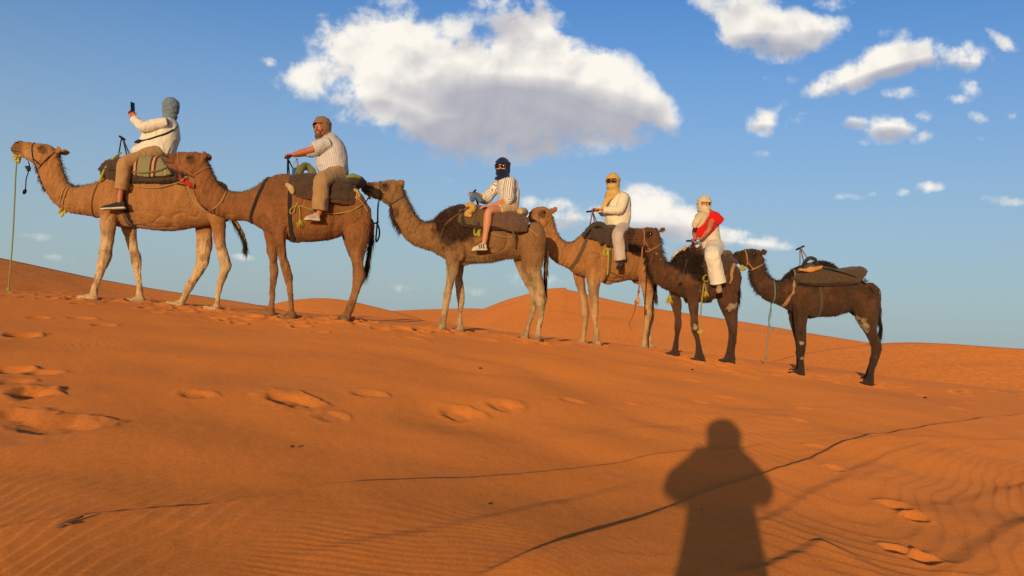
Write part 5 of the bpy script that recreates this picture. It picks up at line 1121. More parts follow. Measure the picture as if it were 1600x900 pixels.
# 6
S = saddle(5, 'empty grey-brown wool pack saddle with wooden frame on the last camel')
obj('pad', drape(5, [(1247,420,436,.30),(1254,416,441,.38),(1272,417,442.5,.40),(1298,421,442,.4),(1318,420,441,.4),(1332,417.5,441,.385),(1341,420,441,.37)], p=4.2, seed=7, amp=.016, sc=9), M_WOOLG, S)
handle(5, S, ((1244.5, 390, .13), (1256, 384.5, -.13)), [((1250, 388, 0), (1250, 412, .12)), ((1252, 388, 0), (1263, 406, .1)), ((1251, 388, 0), (1256, 410, -.12))], plain('worn_iron', s2l((150, 130, 100)), rough=.5, metal=.3))
underlay(5, S, [(1252,422,443,.35),(1272,422,446,.385),(1298,425,446,.385),(1322,424,445,.375),(1340,421,443,.34)], cloth('dark_felt3', s2l((60, 40, 30)), nscale=30, amt=.4), 35)
strap(5, S, (1262, 408), (1274, 496), .028, cloth('brown_web', s2l((92, 72, 56)), nscale=40, amt=.3)); strap(5, S, (1240, 424), (1221, 481), .030, M_TAN, name='breast_strap')
s = Shape(); s.tube([f5.pt(1252, 424, .33), f5.pt(1256, 412, .28), f5.pt(1262, 405, .2), f5.pt(1268, 403, .1), f5.pt(1274, 406, .2), f5.pt(1276, 414, .3)], [.022, .03, .032, .032, .03, .02], n=10, sub=4); obj('front_arch', fold(s.fused(.008, 1), .006, 20, 3), M_BLACKS, S)
w1 = Shape(); w1.loft([(f5.pt(1249, 421, .40), f5.n*.02, A3(0, 0, .02)), (f5.pt(1258, 422, .41), f5.n*.02, A3(0, 0, .025)), (f5.pt(1266, 421, .42), f5.n*.02, A3(0, 0, .05)), (f5.pt(1274, 420, .42), f5.n*.02, A3(0, 0, .035)), (f5.pt(1284, 417.5, .41), f5.n*.02, A3(0, 0, .03))], n=8, sub=3, p=4); obj('wooden_board', fold(w1.fused(.008, 1), .006, 12, 3), M_WOOD, S)
obj('rear_cord', Shape().tube([f5.pt(1280, 417, .40), f5.pt(1310, 424, .41), f5.pt(1336, 433, .39), f5.pt(1345, 438, .33)]+[on(5, x, y, .014, .2) for x, y in ((1352, 444), (1360, 451), (1366, 458))], .009, n=8, sub=4).mesh(), R_BLACK, S)
kb = f5.pt(1347, 437, .3); obj('blue_knot', Shape().tube([kb, f5.pt(1350, 436, .3), f5.pt(1354, 440, .25), f5.pt(1358, 437, .25)], [.02, .028, .014, .008], n=8, sub=4).fused(.007, 1), R_BLUE, S)
# ================================================================ people
M_SKIN = plain('skin_tan', s2l((196, 118, 84)), rough=.55, spec=.35, nscale=40, amt=.12, bump=.08); M_SKIN2 = plain('skin_light', s2l((218, 146, 112)), rough=.55, spec=.35, nscale=40, amt=.12, bump=.08)
M_EYEW = plain('eye_white', s2l((225, 215, 205)), rough=.3, amt=.05, bump=0); M_LENS = plain('dark_lens', s2l((18, 16, 18)), rough=.08, spec=.7, amt=.05, bump=0)
def hand(s, w, d, pn, curl=.5, side=1, sc=1.0):
    """w wrist, d finger direction, pn palm normal (fingers close towards it), side: where the thumb leaves"""
    d = nrm(d); pn = nrm(pn-d*np.dot(pn, d)); sd = np.cross(d, pn)*side
    s.loft([(w, sd*.026*sc, pn*.019*sc), (w+d*.03*sc, sd*.034*sc, pn*.017*sc), (w+d*.07*sc, sd*.042*sc, pn*.015*sc), (w+d*.095*sc, sd*.040*sc, pn*.012*sc)], n=12, sub=3)
    for k, (o, ln, r) in enumerate(((.031, .072, .0092), (.0105, .082, .0095), (-.0105, .076, .009), (-.031, .058, .008))):
        p = w+d*.088*sc+sd*o*sc; P = [p-d*.02*sc, p]; a = curl*(.55+.06*k); 
        for q in (.45, .31, .24):
            p = p+(d*math.cos(a)+pn*math.sin(a))*ln*q*sc; P.append(p); a += curl*(.85+.08*k)
        s.tube(P, np.array([r, r, r*.95, r*.88, r*.75])*sc, n=8, sub=3)
    p = w+d*.028*sc+sd*.026*sc; t1 = nrm(d*.7+sd*.6+pn*.35*curl); t2 = nrm(d*.85+sd*(.2-.5*curl)+pn*.6*curl)
    s.tube([p-sd*.012*sc, p+t1*.03*sc, p+t1*.052*sc+t2*.006*sc, p+t1*.055*sc+t2*.034*sc], np.array([.014, .0125, .011, .009])*sc, n=8, sub=3)
def head(s, c, f, up, sc=1.):
    f = nrm(f); r = nrm(np.cross(f, up)); up = nrm(np.cross(r, f)); k = sc
    s.ball(c+up*.012*k-f*.008*k, r*.076*k, f*.096*k, up*.108*k); s.ball(c+f*.028*k-up*.052*k, r*.058*k, f*.066*k, up*.062*k)
    s.ball(c+f*.075*k-up*.10*k, r*.024*k, f*.02*k, up*.018*k)
    s.tube([c+f*.088*k+up*.026*k, c+f*.104*k+up*.004*k, c+f*.118*k-up*.018*k, c+f*.100*k-up*.026*k], np.array([.010, .012, .016, .014])*k, n=8, sub=3)
    for sg in (-1, 1):
        s.ball(c+f*.082*k+up*.034*k+r*sg*.032*k, r*.026*k, f*.012*k, up*.008*k); s.ball(c+f*.074*k-up*.02*k+r*sg*.042*k, r*.024*k, f*.02*k, up*.02*k)
        s.ball(c-f*.002*k-up*.002*k+r*sg*.078*k, r*.010*k, f*.02*k, up*.032*k)
    s.ball(c+f*.094*k-up*.050*k, r*.026*k, f*.010*k, up*.006*k); s.ball(c+f*.091*k-up*.062*k, r*.023*k, f*.011*k, up*.007*k)
    return f, r, up
def eyes(root, c, f, r, up, k=1.):
    for sg in (-1, 1):
        e = obj('eye', Shape().ball(c+f*.080*k+up*.014*k+r*sg*.031*k, .0125*k).mesh(), M_EYEW, root); obj('iris', Shape().ball(c+f*.0885*k+up*.014*k+r*sg*.031*k, .0065*k).mesh(), M_EYE, e)
def stripes_attr(me, segs):
    """distance round the nearest limb or trunk axis, for woven stripes that follow the cloth"""
    V = getV(me); best = np.full(len(V), 1e9); su = np.zeros(len(V)); sv = np.zeros(len(V))
    for a, b, ref, R in segs:
        ax = nrm(b-a); u = nrm(ref-ax*np.dot(ref, ax)); v = np.cross(ax, u); t = np.clip((V-a)@ax, 0, np.linalg.norm(b-a)); q = V-a-np.outer(t, ax); d = np.linalg.norm(q, axis=1)/R; k = d < best
        best[k] = d[k]; su[k] = (np.arctan2(q@v, q@u)*R)[k]; sv[k] = t[k]
    set_float(me, su, 'su'); set_float(me, sv, 'sv')
def shoe(root, ankle, heel, toe, n, mat, sole_mat, w=.048, lace=None, hh=.105):
    d = nrm(toe-heel); Ln = np.linalg.norm(toe-heel); sd = nrm(np.cross(d, nrm(ankle-heel))); up = nrm(np.cross(sd, d)); up = up if np.dot(up, ankle-heel) > 0 else -up
    s = Shape(); h = hh
    s.loft([(heel+d*.01+up*h*.45, sd*w*.7, up*h*.45), (heel+d*.06+up*h*.5, sd*w*.82, up*h*.52), (heel+d*Ln*.45+up*.042, sd*w*.9, up*.046), (heel+d*Ln*.7+up*.034, sd*w*1.02, up*.034), (heel+d*Ln*.9+up*.026, sd*w*.9, up*.026), (toe+up*.02, sd*w*.5, up*.018)], n=16, sub=4)
    if hh > .12: s.tube([ankle+up*.03, ankle, heel+d*.06+up*.05], [.055, .052, .05], n=12, sub=3)
    o = obj('shoe', s.fused(.007, 2), mat, root)
    s = Shape(); s.loft([(heel-d*.004, sd*w*.74, up*.016), (heel+d*.07, sd*w*.9, up*.016), (heel+d*Ln*.5, sd*w*.9, up*.014), (heel+d*Ln*.75, sd*w*1.1, up*.014), (heel+d*Ln*.94, sd*w*.9, up*.014), (toe+d*.012, sd*w*.5, up*.012)], n=14, sub=4, p=3.5); obj('sole', s.mesh(), sole_mat, o)
    if lace is not None:
        for k in range(4):
            c = heel+d*Ln*(.46+.085*k)+up*(.088-.016*k); obj('lace', Shape().tube([c-sd*w*.55-up*.012, c+up*.004, c+sd*w*.55-up*.012], .0055, n=6, sub=3).mesh(), lace, o)
    return o
def wrap(root, c, f, r, up, mat, k=1., lower=True, seed=0, coils=3, tilt=.35, slit=None, name='headscarf', tail=None, cowl=False, tail2=None, kz=1., fa=.007):
    k3 = k; up0 = up; up = up*kz
    """head cloth wound round crown, chin and neck; slit = (low, high) of the opening before the eyes"""
    s = Shape(); rng = np.random.RandomState(seed)
    s.ball(c+up*.026*k-f*.014*k, r*.104*k, f*.116*k, up*.126*k)
    s.ball(c-f*.045*k-up*.03*k, r*.094*k, f*.078*k, up*.11*k)
    for j in range(coils):
        tl = tilt*(1 if j % 2 else -1)*rng.uniform(.5, 1.1); P = []; ph = rng.uniform(0, .8)
        for q in np.linspace(0, 2*math.pi, 25):
            P.append(c+up*(.048+.020*j)*k+(r*math.cos(q)*(.090-.012*j)+f*(math.sin(q)*(.099-.012*j)-.012))*k+up*k*.05*tl*math.cos(q+ph))
        P[-1] = P[0]; s.tube(P, .021*k, n=10, sub=1)
    if lower:
        s.ball(c+f*.010*k-up*.050*k, r*.088*k, f*.110*k, up*.085*k)
        s.ball(c-f*.018*k-up*.135*k, r*(.072 if coils else .092)*k, f*(.078 if coils else .098)*k, up*.07*k)
        for j in range(2 if coils else 0):
            P = [c-up*(.085+.045*j)*k+r*math.cos(q)*(.074+.012*j)*k+f*(math.sin(q)*(.086+.004*j)-.010)*k+up*.012*math.cos(q+j*2) for q in np.linspace(0, 2*math.pi, 25)]; P[-1] = P[0]; s.tube(P, .022*k, n=10, sub=1)
    if cowl:
        P = [c-up*(.175+.02*math.sin(q*2))*k+r*math.cos(q)*.100*k+f*(math.sin(q)*.092-.015)*k for q in np.linspace(0, 2*math.pi, 25)]; P[-1] = P[0]; s.tube(P, (.045 if k > 1.3 else .028)*k, n=12, sub=1)
    if tail2 is not None: s.tube(tail2[0], tail2[1], n=14, sub=4)
    if tail is not None: s.tube(tail[0], tail[1], n=14, sub=4, flat=tail[2] if len(tail) > 2 else 1, nref=f)
    me = s.fused(.0085, 3); fold(me, fa, 11, seed, (1, 1, 2.2)); fold(me, .0025, 30, seed+2, (1, 1, 2.0))
    if slit is not None:
        V = getV(me)-c; lo, hi = slit; q = (V@f > 0)&(np.abs(V@r) < .066*k)&(V@up0 > lo*k)&(V@up0 < hi*k)
        import bmesh
        bm = bmesh.new(); bm.from_mesh(me); bm.verts.ensure_lookup_table(); bmesh.ops.delete(bm, geom=[bm.verts[int(i)] for i in np.where(q)[0]], context='VERTS'); bm.to_mesh(me); bm.free(); set_smooth(me)
        sm = None
    return obj(name, me, mat, root)
def person(root, P):
    """P: world-space joints and sections"""
    sk = P.get('skin', M_SKIN); s = Shape(); n = P['n']
    T = P['torso']; secs = [((a+b)/2, (a-b)/2*.88, n*w*.88) for a, b, w in T]; s.loft(secs, n=20, sub=4, p=2.3)
    f, r, up = head(s, P['head'], P['face'], P.get('up', A3(0, 0, 1)), P.get('hs', 1.)); k = P.get('hs', 1.)
    nb = secs[0][0]; s.tube([P['head']-up*.03*k-f*.02*k, P['head']-up*.10*k-f*.025*k, nb-A3(0, 0, .05)], [.052, .054, .065], n=12, sub=3)
    for arm in P['arms']:
        sh, el, wr = arm['j']; s.tube([sh, sh*.5+el*.5, el, el*.5+wr*.5, wr], np.array([.056, .052, .042, .040, .027])*arm.get('k', 1), n=12, sub=4); s.ball(sh, .062)
        hand(s, wr, arm['d'], arm['pn'], arm.get('curl', .8), arm.get('side', 1))
    for lg in P['legs']:
        hp, kn, an = lg['j']; s.tube([hp, hp*.5+kn*.5, kn, kn*.62+an*.38, kn*.2+an*.8, an], np.array([.090, .080, .058, .060, .040, .040])*lg.get('k', 1.), n=14, sub=4)
        if 'foot' in lg: s.tube([an*.8+kn*.2, an, lg['foot']], [.040, .040, .030], n=12, sub=3)
    body = obj('body', s.fused(.0075, 2), sk, root); eyes(root, P['head'], f, r, up, k)
    return f, r, up
def shirt(root, P, mat, sleeves=2, name='shirt', amp=.010, sc=8., rad=(.072, .066, .052), T=None, seed=0, frac=1., grow=1.):
    s = Shape(); n = P['n']; T = T or P['torso']; s.loft([((a+b)/2, (a-b)/2*grow, n*w*grow) for a, b, w in T], n=24, sub=4, p=2.4); segs = [((T[0][0]+T[0][1])/2, (T[-1][0]+T[-1][1])/2, P['h'], .2)]
    for arm in P['arms']:
        sh, el, wr = arm['j']; fr = arm.get('sleeve', frac)
        if fr <= 0: continue
        if fr > .5:
            t = (fr-.5)*2; e = el*(1-t)+wr*t; pts = [sh+(sh-el)*.12, sh*.6+el*.4, el, el*.5+e*.5, e]; rr = [rad[0]*.9, rad[0], rad[1], (rad[1]+rad[2])/2, rad[2]]; segs += [(sh, el, n, .07), (el, e, n, .07)]
        else:
            t = fr*2; e = sh*(1-t)+el*t; pts = [sh+(sh-el)*.12, sh*.7+e*.3, e]; rr = [rad[0]*.9, rad[0]*1.05, rad[0]*1.08]; segs += [(sh, e, n, .075)]
        s.tube(pts, rr, n=16, sub=4)
    me = s.fused(.009, 3); fold(me, amp, sc, seed, (1, 1, .7)); stripes_attr(me, segs); return obj(name, me, mat, root)
def trousers(root, P, mat, rk=(.112, .098, .086, .08), hem=1., name='trousers', amp=.010, sc=8, seed=3, seat=.13):
    s = Shape(); segs = []; hips = []
    for lg in P['legs']:
        hp, kn, an = lg['j']; e = kn*(1-hem)+an*hem; hips.append(hp)
        s.tube([hp+(hp-kn)*.12, hp, hp*.5+kn*.5, kn, kn*.5+e*.5, e], [rk[0]*.9, rk[0], (rk[0]+rk[1])/2, rk[1], rk[2], rk[3]], n=18, sub=4) if hem > 0 else s.tube([hp+(hp-kn)*.12, hp, hp*(1-lg['cut'])+kn*lg['cut']], [rk[0]*.9, rk[0], rk[1]], n=18, sub=4)
        segs += [(hp, kn, P['n'], .1), (kn, e, P['n'], .09)]
    c = (hips[0]+hips[1])/2; d = hips[0]-hips[1]; s.ball(c+P.get('seat_off', A3(0, 0, 0)), nrm(d)*(np.linalg.norm(d)/2+.08), P['h']*seat, A3(0, 0, seat*.95))
    me = s.fused(.009, 3); fold(me, amp, sc, seed, (1, 1, .7)); stripes_attr(me, segs); return obj(name, me, mat, root)
def rider(i, label, spec):
    f = FR[i]; pt = lambda q: f.pt(*q) if len(q) == 3 else f.pt(q[0], q[1], 0)
    P = dict(n=f.n, h=f.h, skin=spec.get('skin', M_SKIN), hs=spec.get('hs', 1.12))
    P['torso'] = [(f.pt(a, b), f.pt(c, d), w) for a, b, c, d, w in spec['torso']]
    P['head'] = pt(spec['head']); fa = spec['face']; P['face'] = nrm(f.h*fa[0]+f.n*fa[1]+A3(0, 0, fa[2])); P['up'] = nrm(A3(0, 0, 1)+f.h*spec.get('tip', 0))
    P['arms'] = []
    for a in spec['arms']:
        d = f.h*a['d'][0]+f.n*a['d'][1]+A3(0, 0, a['d'][2]); pn = f.h*a['pn'][0]+f.n*a['pn'][1]+A3(0, 0, a['pn'][2])
        P['arms'].append(dict(j=[pt(q) for q in a['j']], d=d, pn=pn, curl=a.get('curl', 1.), side=a.get('side', 1), sleeve=a.get('sleeve', 1.), k=a.get('k', 1.)))
    P['legs'] = []
    for lat in (1, -1):
        j = [f.pt(x, y, l*lat) for x, y, l in spec['leg']]
        if lat < 0:      # the far leg mirrors the near one through the middle plane of the camel
            j = [q-2*f.n*f.lat(q) for q in [f.pt(x, y, l) for x, y, l in spec['leg']]]
        P['legs'].append(dict(j=j, k=spec.get('lk', 1.), cut=spec.get('cut', .5)))
    hl_ = f.pt(*spec['shoe']['heel'])*.75+f.pt(*spec['shoe']['toe'])*.25+A3(0, 0, .035); P['legs'][0]['foot'] = hl_; P['legs'][1]['foot'] = hl_-2*f.n*f.lat(hl_)
    A = (P['torso'][-1][0]+P['torso'][-1][1])/2
    root = thing('person', label, 'person', A, 'people riding the camels')
    fr = person(root, P)
    sh = spec['shoe']
    for lat in (1, -1):
        q = [f.pt(*sh[k]) for k in ('heel', 'toe')]; an = P['legs'][0]['j'][2]
        if lat < 0: q = [v-2*f.n*f.lat(v) for v in q]; an = an-2*f.n*f.lat(an)
        shoe(root, an, q[0], q[1], f.n, sh['mat'], sh['sole'], sh.get('w', .048), sh.get('lace'), sh.get('hh', .105))
    return root, P, fr
def bvh_of(o):
    base = A3(0, 0, 0); q = o
    while q is not None: base = base+A3(*q.location); q = q.parent
    V = getV(o.data)+base; return BVHTree.FromPolygons([Vector(v) for v in V], [tuple(p.vertices) for p in o.data.polygons])
W_SHIRT = cloth('white_linen', s2l((238, 226, 210)), nscale=14, amt=.08, bump=.3, bscale=140); SOLE = plain('white_rubber', s2l((222, 208, 190)), rough=.6)
# ---- 1: photographing rider
R1, P1, F1 = rider(0, 'person in white shirt, khaki trousers and grey-blue headscarf holding up a phone', dict(
  torso=[(259,186,271,185,.07),(245,192,276,191,.19),(230,203,280,204,.21),(223,215,279,218,.21),(216,226,275,230,.21),(207,235,271,242,.22)], head=(266,168,0), face=(.75,-.62,.05), tip=.05,
  arms=[dict(j=[(258,192,.19),(224,198,.24),(209,186,.09)], d=(.55,-.25,1.), pn=(-.3,-.9,.1), curl=.75, side=-1, sleeve=.97), dict(j=[(258,192,-.19),(226,199,-.22),(209,186,-.07)], d=(.55,.25,1.), pn=(-.3,.9,.1), curl=.75, side=1, sleeve=.97)],
  leg=[(244,240,.13),(196,256,.45),(188,304,.43)], shoe=dict(heel=(195,325,.44), toe=(159,327,.47), mat=cloth('black_canvas', s2l((52, 48, 50))), sole=SOLE, lace=SOLE)))
sh = shirt(R1, P1, W_SHIRT, seed=1, rad=(.085, .080, .062), amp=.016)
trousers(R1, P1, cloth('khaki', s2l((182, 138, 94)), nscale=12, amt=.12), rk=(.135, .105, .098, .088), hem=.84, amp=.012, seed=2)
wrap(R1, P1['head'], *F1, cloth('grey_blue_scarf', s2l((118, 134, 148)), nscale=30, amt=.25), 1.20, True, 2, coils=0, kz=.88, fa=.013)
bv = bvh_of(sh); pts = [hit(bv, x, y, .008) for x, y in ((278, 196), (270, 203), (258, 209), (246, 213), (234, 217), (222, 220), (212, 223))]; pts = [p for p in pts if p is not None]
bag = tag(obj('shoulder_strap', band(Shape(), crom(np.array(pts), 4), np.tile(f0.n, ((len(pts)-1)*4+1, 1)), .013, .005).mesh(), M_BLACKS), 'black strap crossing the white shirt of the phone-holding rider', 'strap')
obj('pouch', fold(Shape().loft([(pts[-1]+f0.h*.0-f0.n*.02, f0.n*.02, A3(0, 0, .02)), (pts[-1]+f0.h*.05-A3(0, 0, .012), f0.n*.035, A3(0, 0, .032)), (pts[-1]+f0.h*.10-A3(0, 0, .025), f0.n*.025, A3(0, 0, .022))], n=14, sub=3).fused(.008, 2), .006, 14, 1), M_BLACKS, bag)
wv = nrm(f0.h*.35+f0.n*.94); un = nrm(A3(0, 0, 1)+f0.h*.12); tn = np.cross(wv, un); pc = f0.pt(207.3, 167.5, 0)
ph = obj('phone', Shape().box(pc, wv*.037, un*.075, tn*.0045).mesh(False), plain('phone_case', s2l((36, 40, 48)), rough=.35)); tag(ph, 'dark phone held up by the rider on the lead camel', 'phone')
obj('camera_lens', Shape().ball(pc+un*.055+wv*.02+nrm(f0.h)*.0, wv*.010, un*.010, tn*.008).mesh(), M_LENS, ph); obj('screen', Shape().box(pc+tn*.0048*(1 if np.dot(tn, f0.h) < 0 else -1), wv*.034, un*.071, tn*.0006).mesh(False), plain('phone_screen', s2l((20, 22, 28)), rough=.1, spec=.6), ph)
# ---- 2: bearded man
R2, P2, F2 = rider(1, 'bearded man in brown headwrap, pale striped shirt and beige trousers gripping the saddle handle', dict(
  torso=[(504,213,519,207,.075),(497,222,531,217,.20),(495,235,540,232,.22),(494,248,543,250,.23),(494,260,544,264,.235),(498,268,544,277,.23)], head=(502.5,202,.06), face=(.50,.86,-.04), tip=.06,
  arms=[dict(j=[(512,224,.20),(486,234,.25),(459,241,.13)], d=(1,-.2,-.1), pn=(-.15,-.1,-1), curl=1., side=-1, sleeve=.42, k=1.12), dict(j=[(506,226,-.2),(484,238,-.22),(458,243,-.12)], d=(1,.2,-.1), pn=(-.15,.1,-1), curl=1., side=1, sleeve=.62, k=1.1)],
  leg=[(527,273,.13),(503,284,.46),(499,332,.44)], shoe=dict(heel=(499,344,.45), toe=(477,343,.50), mat=cloth('cream_sneaker', s2l((196, 178, 156))), sole=SOLE, lace=plain('dark_lace', s2l((60, 54, 54))), w=.052)))
shirt(R2, P2, cloth('pale_stripe', s2l((222, 212, 212)), nscale=12, amt=.08, stripes=('su', .024, .3), stripe_col=s2l((186, 174, 178))), seed=5, rad=(.092, .08, .066), amp=.014)
trousers(R2, P2, cloth('beige_chino', s2l((178, 138, 94)), nscale=12, amt=.12), rk=(.145, .118, .112, .108), hem=.93, amp=.014, seed=6, seat=.15)
f_, r_, u_ = F2
wrap(R2, P2['head']+u_*.012, *F2, cloth('brown_wrap', s2l((150, 112, 84)), nscale=30, amt=.35), 1.20, False, 4, coils=4, slit=(-.2, .045), tail=([P2['head']-f_*.07, P2['head']-f_*.09-u_*.07, P2['head']-f_*.08-u_*.14], [.07, .07, .04]))
s = Shape(); s.ball(P2['head']+f_*.056-u_*.112, r_*.064, f_*.062, u_*.044); s.ball(P2['head']+f_*.060-u_*.150, r_*.046, f_*.046, u_*.044)
for sg in (-1, 1): s.tube([P2['head']+f_*.110-u_*.040, P2['head']+f_*.101-u_*.047+r_*sg*.031, P2['head']+f_*.081-u_*.069+r_*sg*.052], [.010, .012, .012], n=8, sub=3)
me = s.fused(.006, 1); fold(me, .006, 40, 3); obj('beard', me, hair_mat('grizzled_beard', s2l((104, 78, 62))), R2)
b_ = f1.pt(461.5, 262, .16); s = Shape(); s.loft([(b_+A3(0, 0, -.10), A3(.032, 0, 0), A3(0, .032, 0)), (b_+A3(0, 0, -.05), A3(.036, 0, 0), A3(0, .036, 0)), (b_+A3(.005, 0, .04), A3(.036, 0, 0), A3(0, .036, 0)), (b_+A3(.01, 0, .085), A3(.026, 0, 0), A3(0, .026, 0)), (b_+A3(.013, 0, .11), A3(.013, 0, 0), A3(0, .013, 0))], n=16, sub=4)
mg, ntg, bg_ = new_mat('clear_plastic'); bg_.inputs['Base Color'].default_value = (.55, .68, .85, 1); bg_.inputs['Roughness'].default_value = .12; bg_.inputs['Transmission Weight'].default_value = .6; bg_.inputs['IOR'].default_value = 1.3
bt = tag(obj('water_bottle', s.mesh(), mg), 'clear water bottle tucked at the handle before the bearded man', 'bottle'); obj('cap', Shape().ball(b_+A3(.014, 0, .122), A3(.016, 0, 0), A3(0, .016, 0), A3(0, 0, .013)).mesh(), plain('blue_cap', s2l((60, 96, 170))), bt)
obj('sleeve', fold(Shape().loft([(b_+A3(-.002, 0, -.115), A3(.040, 0, 0), A3(0, .040, 0)), (b_+A3(0, 0, -.02), A3(.043, 0, 0), A3(0, .043, 0))], n=16, sub=3).mesh(), .003, 20), cloth('blue_sleeve', s2l((58, 88, 140))), bt)
# ---- 3: rider in shorts
R3, P3, F3 = rider(2, 'person in navy headscarf, sunglasses, striped shirt and beige shorts', dict(
  skin=M_SKIN2, torso=[(782,277,794,275,.07),(777,284,805,280,.18),(777,296,810,292,.19),(778,308,811,306,.19),(779,318,810,320,.19),(784,326,808,328,.20)], head=(785,263,.05), face=(.42,.9,-.05), tip=.05,
  arms=[dict(j=[(797,284,.19),(793,313,.27),(765,322,.38)], d=(1,.1,-.15), pn=(-.1,-.3,-1), curl=.45, side=-1, sleeve=.60), dict(j=[(782,286,-.17),(757,311,-.18),(744,302,-.05)], d=(1,.1,.05), pn=(0,.2,-1), curl=1., side=1, sleeve=.70)],
  leg=[(799,325,.13),(764,331,.46),(757.5,374,.44)], lk=1.06, cut=.62, shoe=dict(heel=(760,390,.45), toe=(739,391,.48), mat=cloth('white_leather', s2l((220, 204, 184)), bump=.05), sole=SOLE, lace=SOLE)))
shirt(R3, P3, cloth('striped_linen', s2l((240, 230, 218)), nscale=12, amt=.06, stripes=('su', .027, .28), stripe_col=s2l((130, 98, 90))), seed=8, rad=(.088, .090, .072), amp=.014)
trousers(R3, P3, cloth('beige_short', s2l((214, 176, 126)), nscale=12, amt=.1), rk=(.118, .102, .1, .1), hem=0, name='shorts', seed=9)
f_, r_, u_ = F3
wrap(R3, P3['head'], *F3, cloth('navy_scarf', s2l((22, 32, 78)), nscale=30, amt=.3), 1.16, True, 6, coils=2, slit=(-.022, .042))
def shades(root, c, f, r, up, k=1., nm='sunglasses'):
    s = Shape()
    for sg in (-1, 1):
        s.ball(c+f*.108*k+up*.014*k+r*sg*.034*k, r*.030*k, f*.007*k, up*.021*k); s.tube([c+f*.105*k+up*.018*k+r*sg*.06*k, c+f*.06*k+up*.02*k+r*sg*.088*k, c-f*.01*k+up*.018*k+r*sg*.09*k], .004*k, n=6, sub=3)
    s.tube([c+f*.110*k+up*.018*k-r*.02*k, c+f*.115*k+up*.02*k, c+f*.110*k+up*.018*k+r*.02*k], .005*k, n=6, sub=3); return obj(nm, s.fused(.0035, 0), M_LENS, root)
shades(R3, P3['head'], f_, r_, u_, 1.14)
# three dark stripes on the side of the near shoe
hl, te = f2.pt(760, 390, .45), f2.pt(739, 391, .48); dd = nrm(te-hl)
NS = [o for o in R3.children if o.name.startswith('shoe')][0]; bv = bvh_of(NS)
for k in range(3):
    pts = [hit(bv, 750+3.2*k-t_*1.5, 388-t_*7, .003) for t_ in np.linspace(0, 1, 6)]; pts = [p for p in pts if p is not None]
    if len(pts) > 2: obj('stripe', Shape().tube(pts, .008, n=6, sub=1, flat=.3, nref=f2.n).mesh(), M_BLACKS, NS)
# ---- 4: rider in yellow scarf
R4, P4, F4 = rider(3, 'person in yellow headscarf, dark sunglasses, cream shirt and pinstriped trousers', dict(
  torso=[(954,301,968,298,.07),(947,309,980,304,.185),(946,321,984,317,.20),(946,333,984,331,.205),(946,343,983,343,.21),(948,351,981,353,.21)], head=(957.5,286,.05), face=(.55,.82,-.05), tip=.05,
  arms=[dict(j=[(975,308,.19),(968,328,.27),(942,328,.18)], d=(1,-.35,.12), pn=(-.1,-.2,-1), curl=.9, side=-1, sleeve=.98), dict(j=[(954,312,-.18),(944,331,-.22),(934,328,-.08)], d=(1,.2,.1), pn=(0,.2,-1), curl=.9, side=1, sleeve=.98)],
  leg=[(973,357,.13),(966,368,.46),(969.5,408,.45)], shoe=dict(heel=(971.5,417,.42), toe=(966.5,420,.60), hh=.15, mat=cloth('black_boot', s2l((38, 34, 36)), bump=.1), sole=plain('black_rubber', s2l((30, 28, 28))))))
shirt(R4, P4, cloth('cream_linen', s2l((238, 222, 194)), nscale=14, amt=.08, bump=.3), seed=11, rad=(.088, .078, .060), amp=.015)
trousers(R4, P4, cloth('pinstripe', s2l((220, 200, 186)), nscale=12, amt=.06, stripes=('su', .024, .3), stripe_col=s2l((180, 152, 148))), rk=(.13, .105, .098, .10), hem=.97, seed=12, amp=.010)
f_, r_, u_ = F4; c4_ = P4['head']
wrap(R4, c4_, *F4, cloth('yellow_scarf', s2l((218, 176, 104)), nscale=30, amt=.15), 1.20, True, 8, coils=3, slit=(-.012, .05), cowl=True, tail=([f3.pt(966, 300, .12), f3.pt(957, 306, .16), f3.pt(949, 312, .18), f3.pt(944.5, 320, .18), f3.pt(943.5, 328, .16)], [.04, .05, .048, .042, .03], .55))
shades(R4, c4_, f_, r_, u_, 1.24)
# ---- 5: rider in red
R5, P5, F5 = rider(4, 'person in cream headscarf, red top and wide white trousers on the small dark camel', dict(
  hs=1.05, torso=[(1097,331,1107,329,.06),(1094,338,1116,336,.155),(1094,349,1119,347,.16),(1095,360,1120,360,.155),(1096,370,1121,371,.17),(1100,378,1124,381,.18)], head=(1100.5,321,.05), face=(.30,.95,-.02), tip=.02,
  arms=[dict(j=[(1114,341,.16),(1107,360,.26),(1094,373,.14)], d=(1,-.3,-.05), pn=(-.1,-.2,-1), curl=.9, side=-1, sleeve=.3), dict(j=[(1092,344,-.10),(1085,362,-.14),(1087,374,-.02)], d=(.8,.3,-.1), pn=(0,.2,-1), curl=.9, side=1, sleeve=.3)],
  leg=[(1117,386,.14),(1113,399,.47),(1122.5,444,.45)], shoe=dict(heel=(1125.5,454,.42), toe=(1123.5,457,.60), mat=cloth('tan_sneaker', s2l((192, 154, 116))), sole=plain('brown_rubber', s2l((150, 120, 96))))))
shirt(R5, P5, cloth('white_vest', s2l((228, 212, 188)), nscale=14, amt=.06), frac=0, name='vest', seed=14, rad=(.06, .05, .05), T=P5['torso']) if False else None
for a in P5['arms']: a['sleeve'] = 0
shirt(R5, P5, cloth('white_vest', s2l((228, 212, 188)), nscale=14, amt=.06), name='vest', seed=14)
for a in P5['arms']: a['sleeve'] = .36
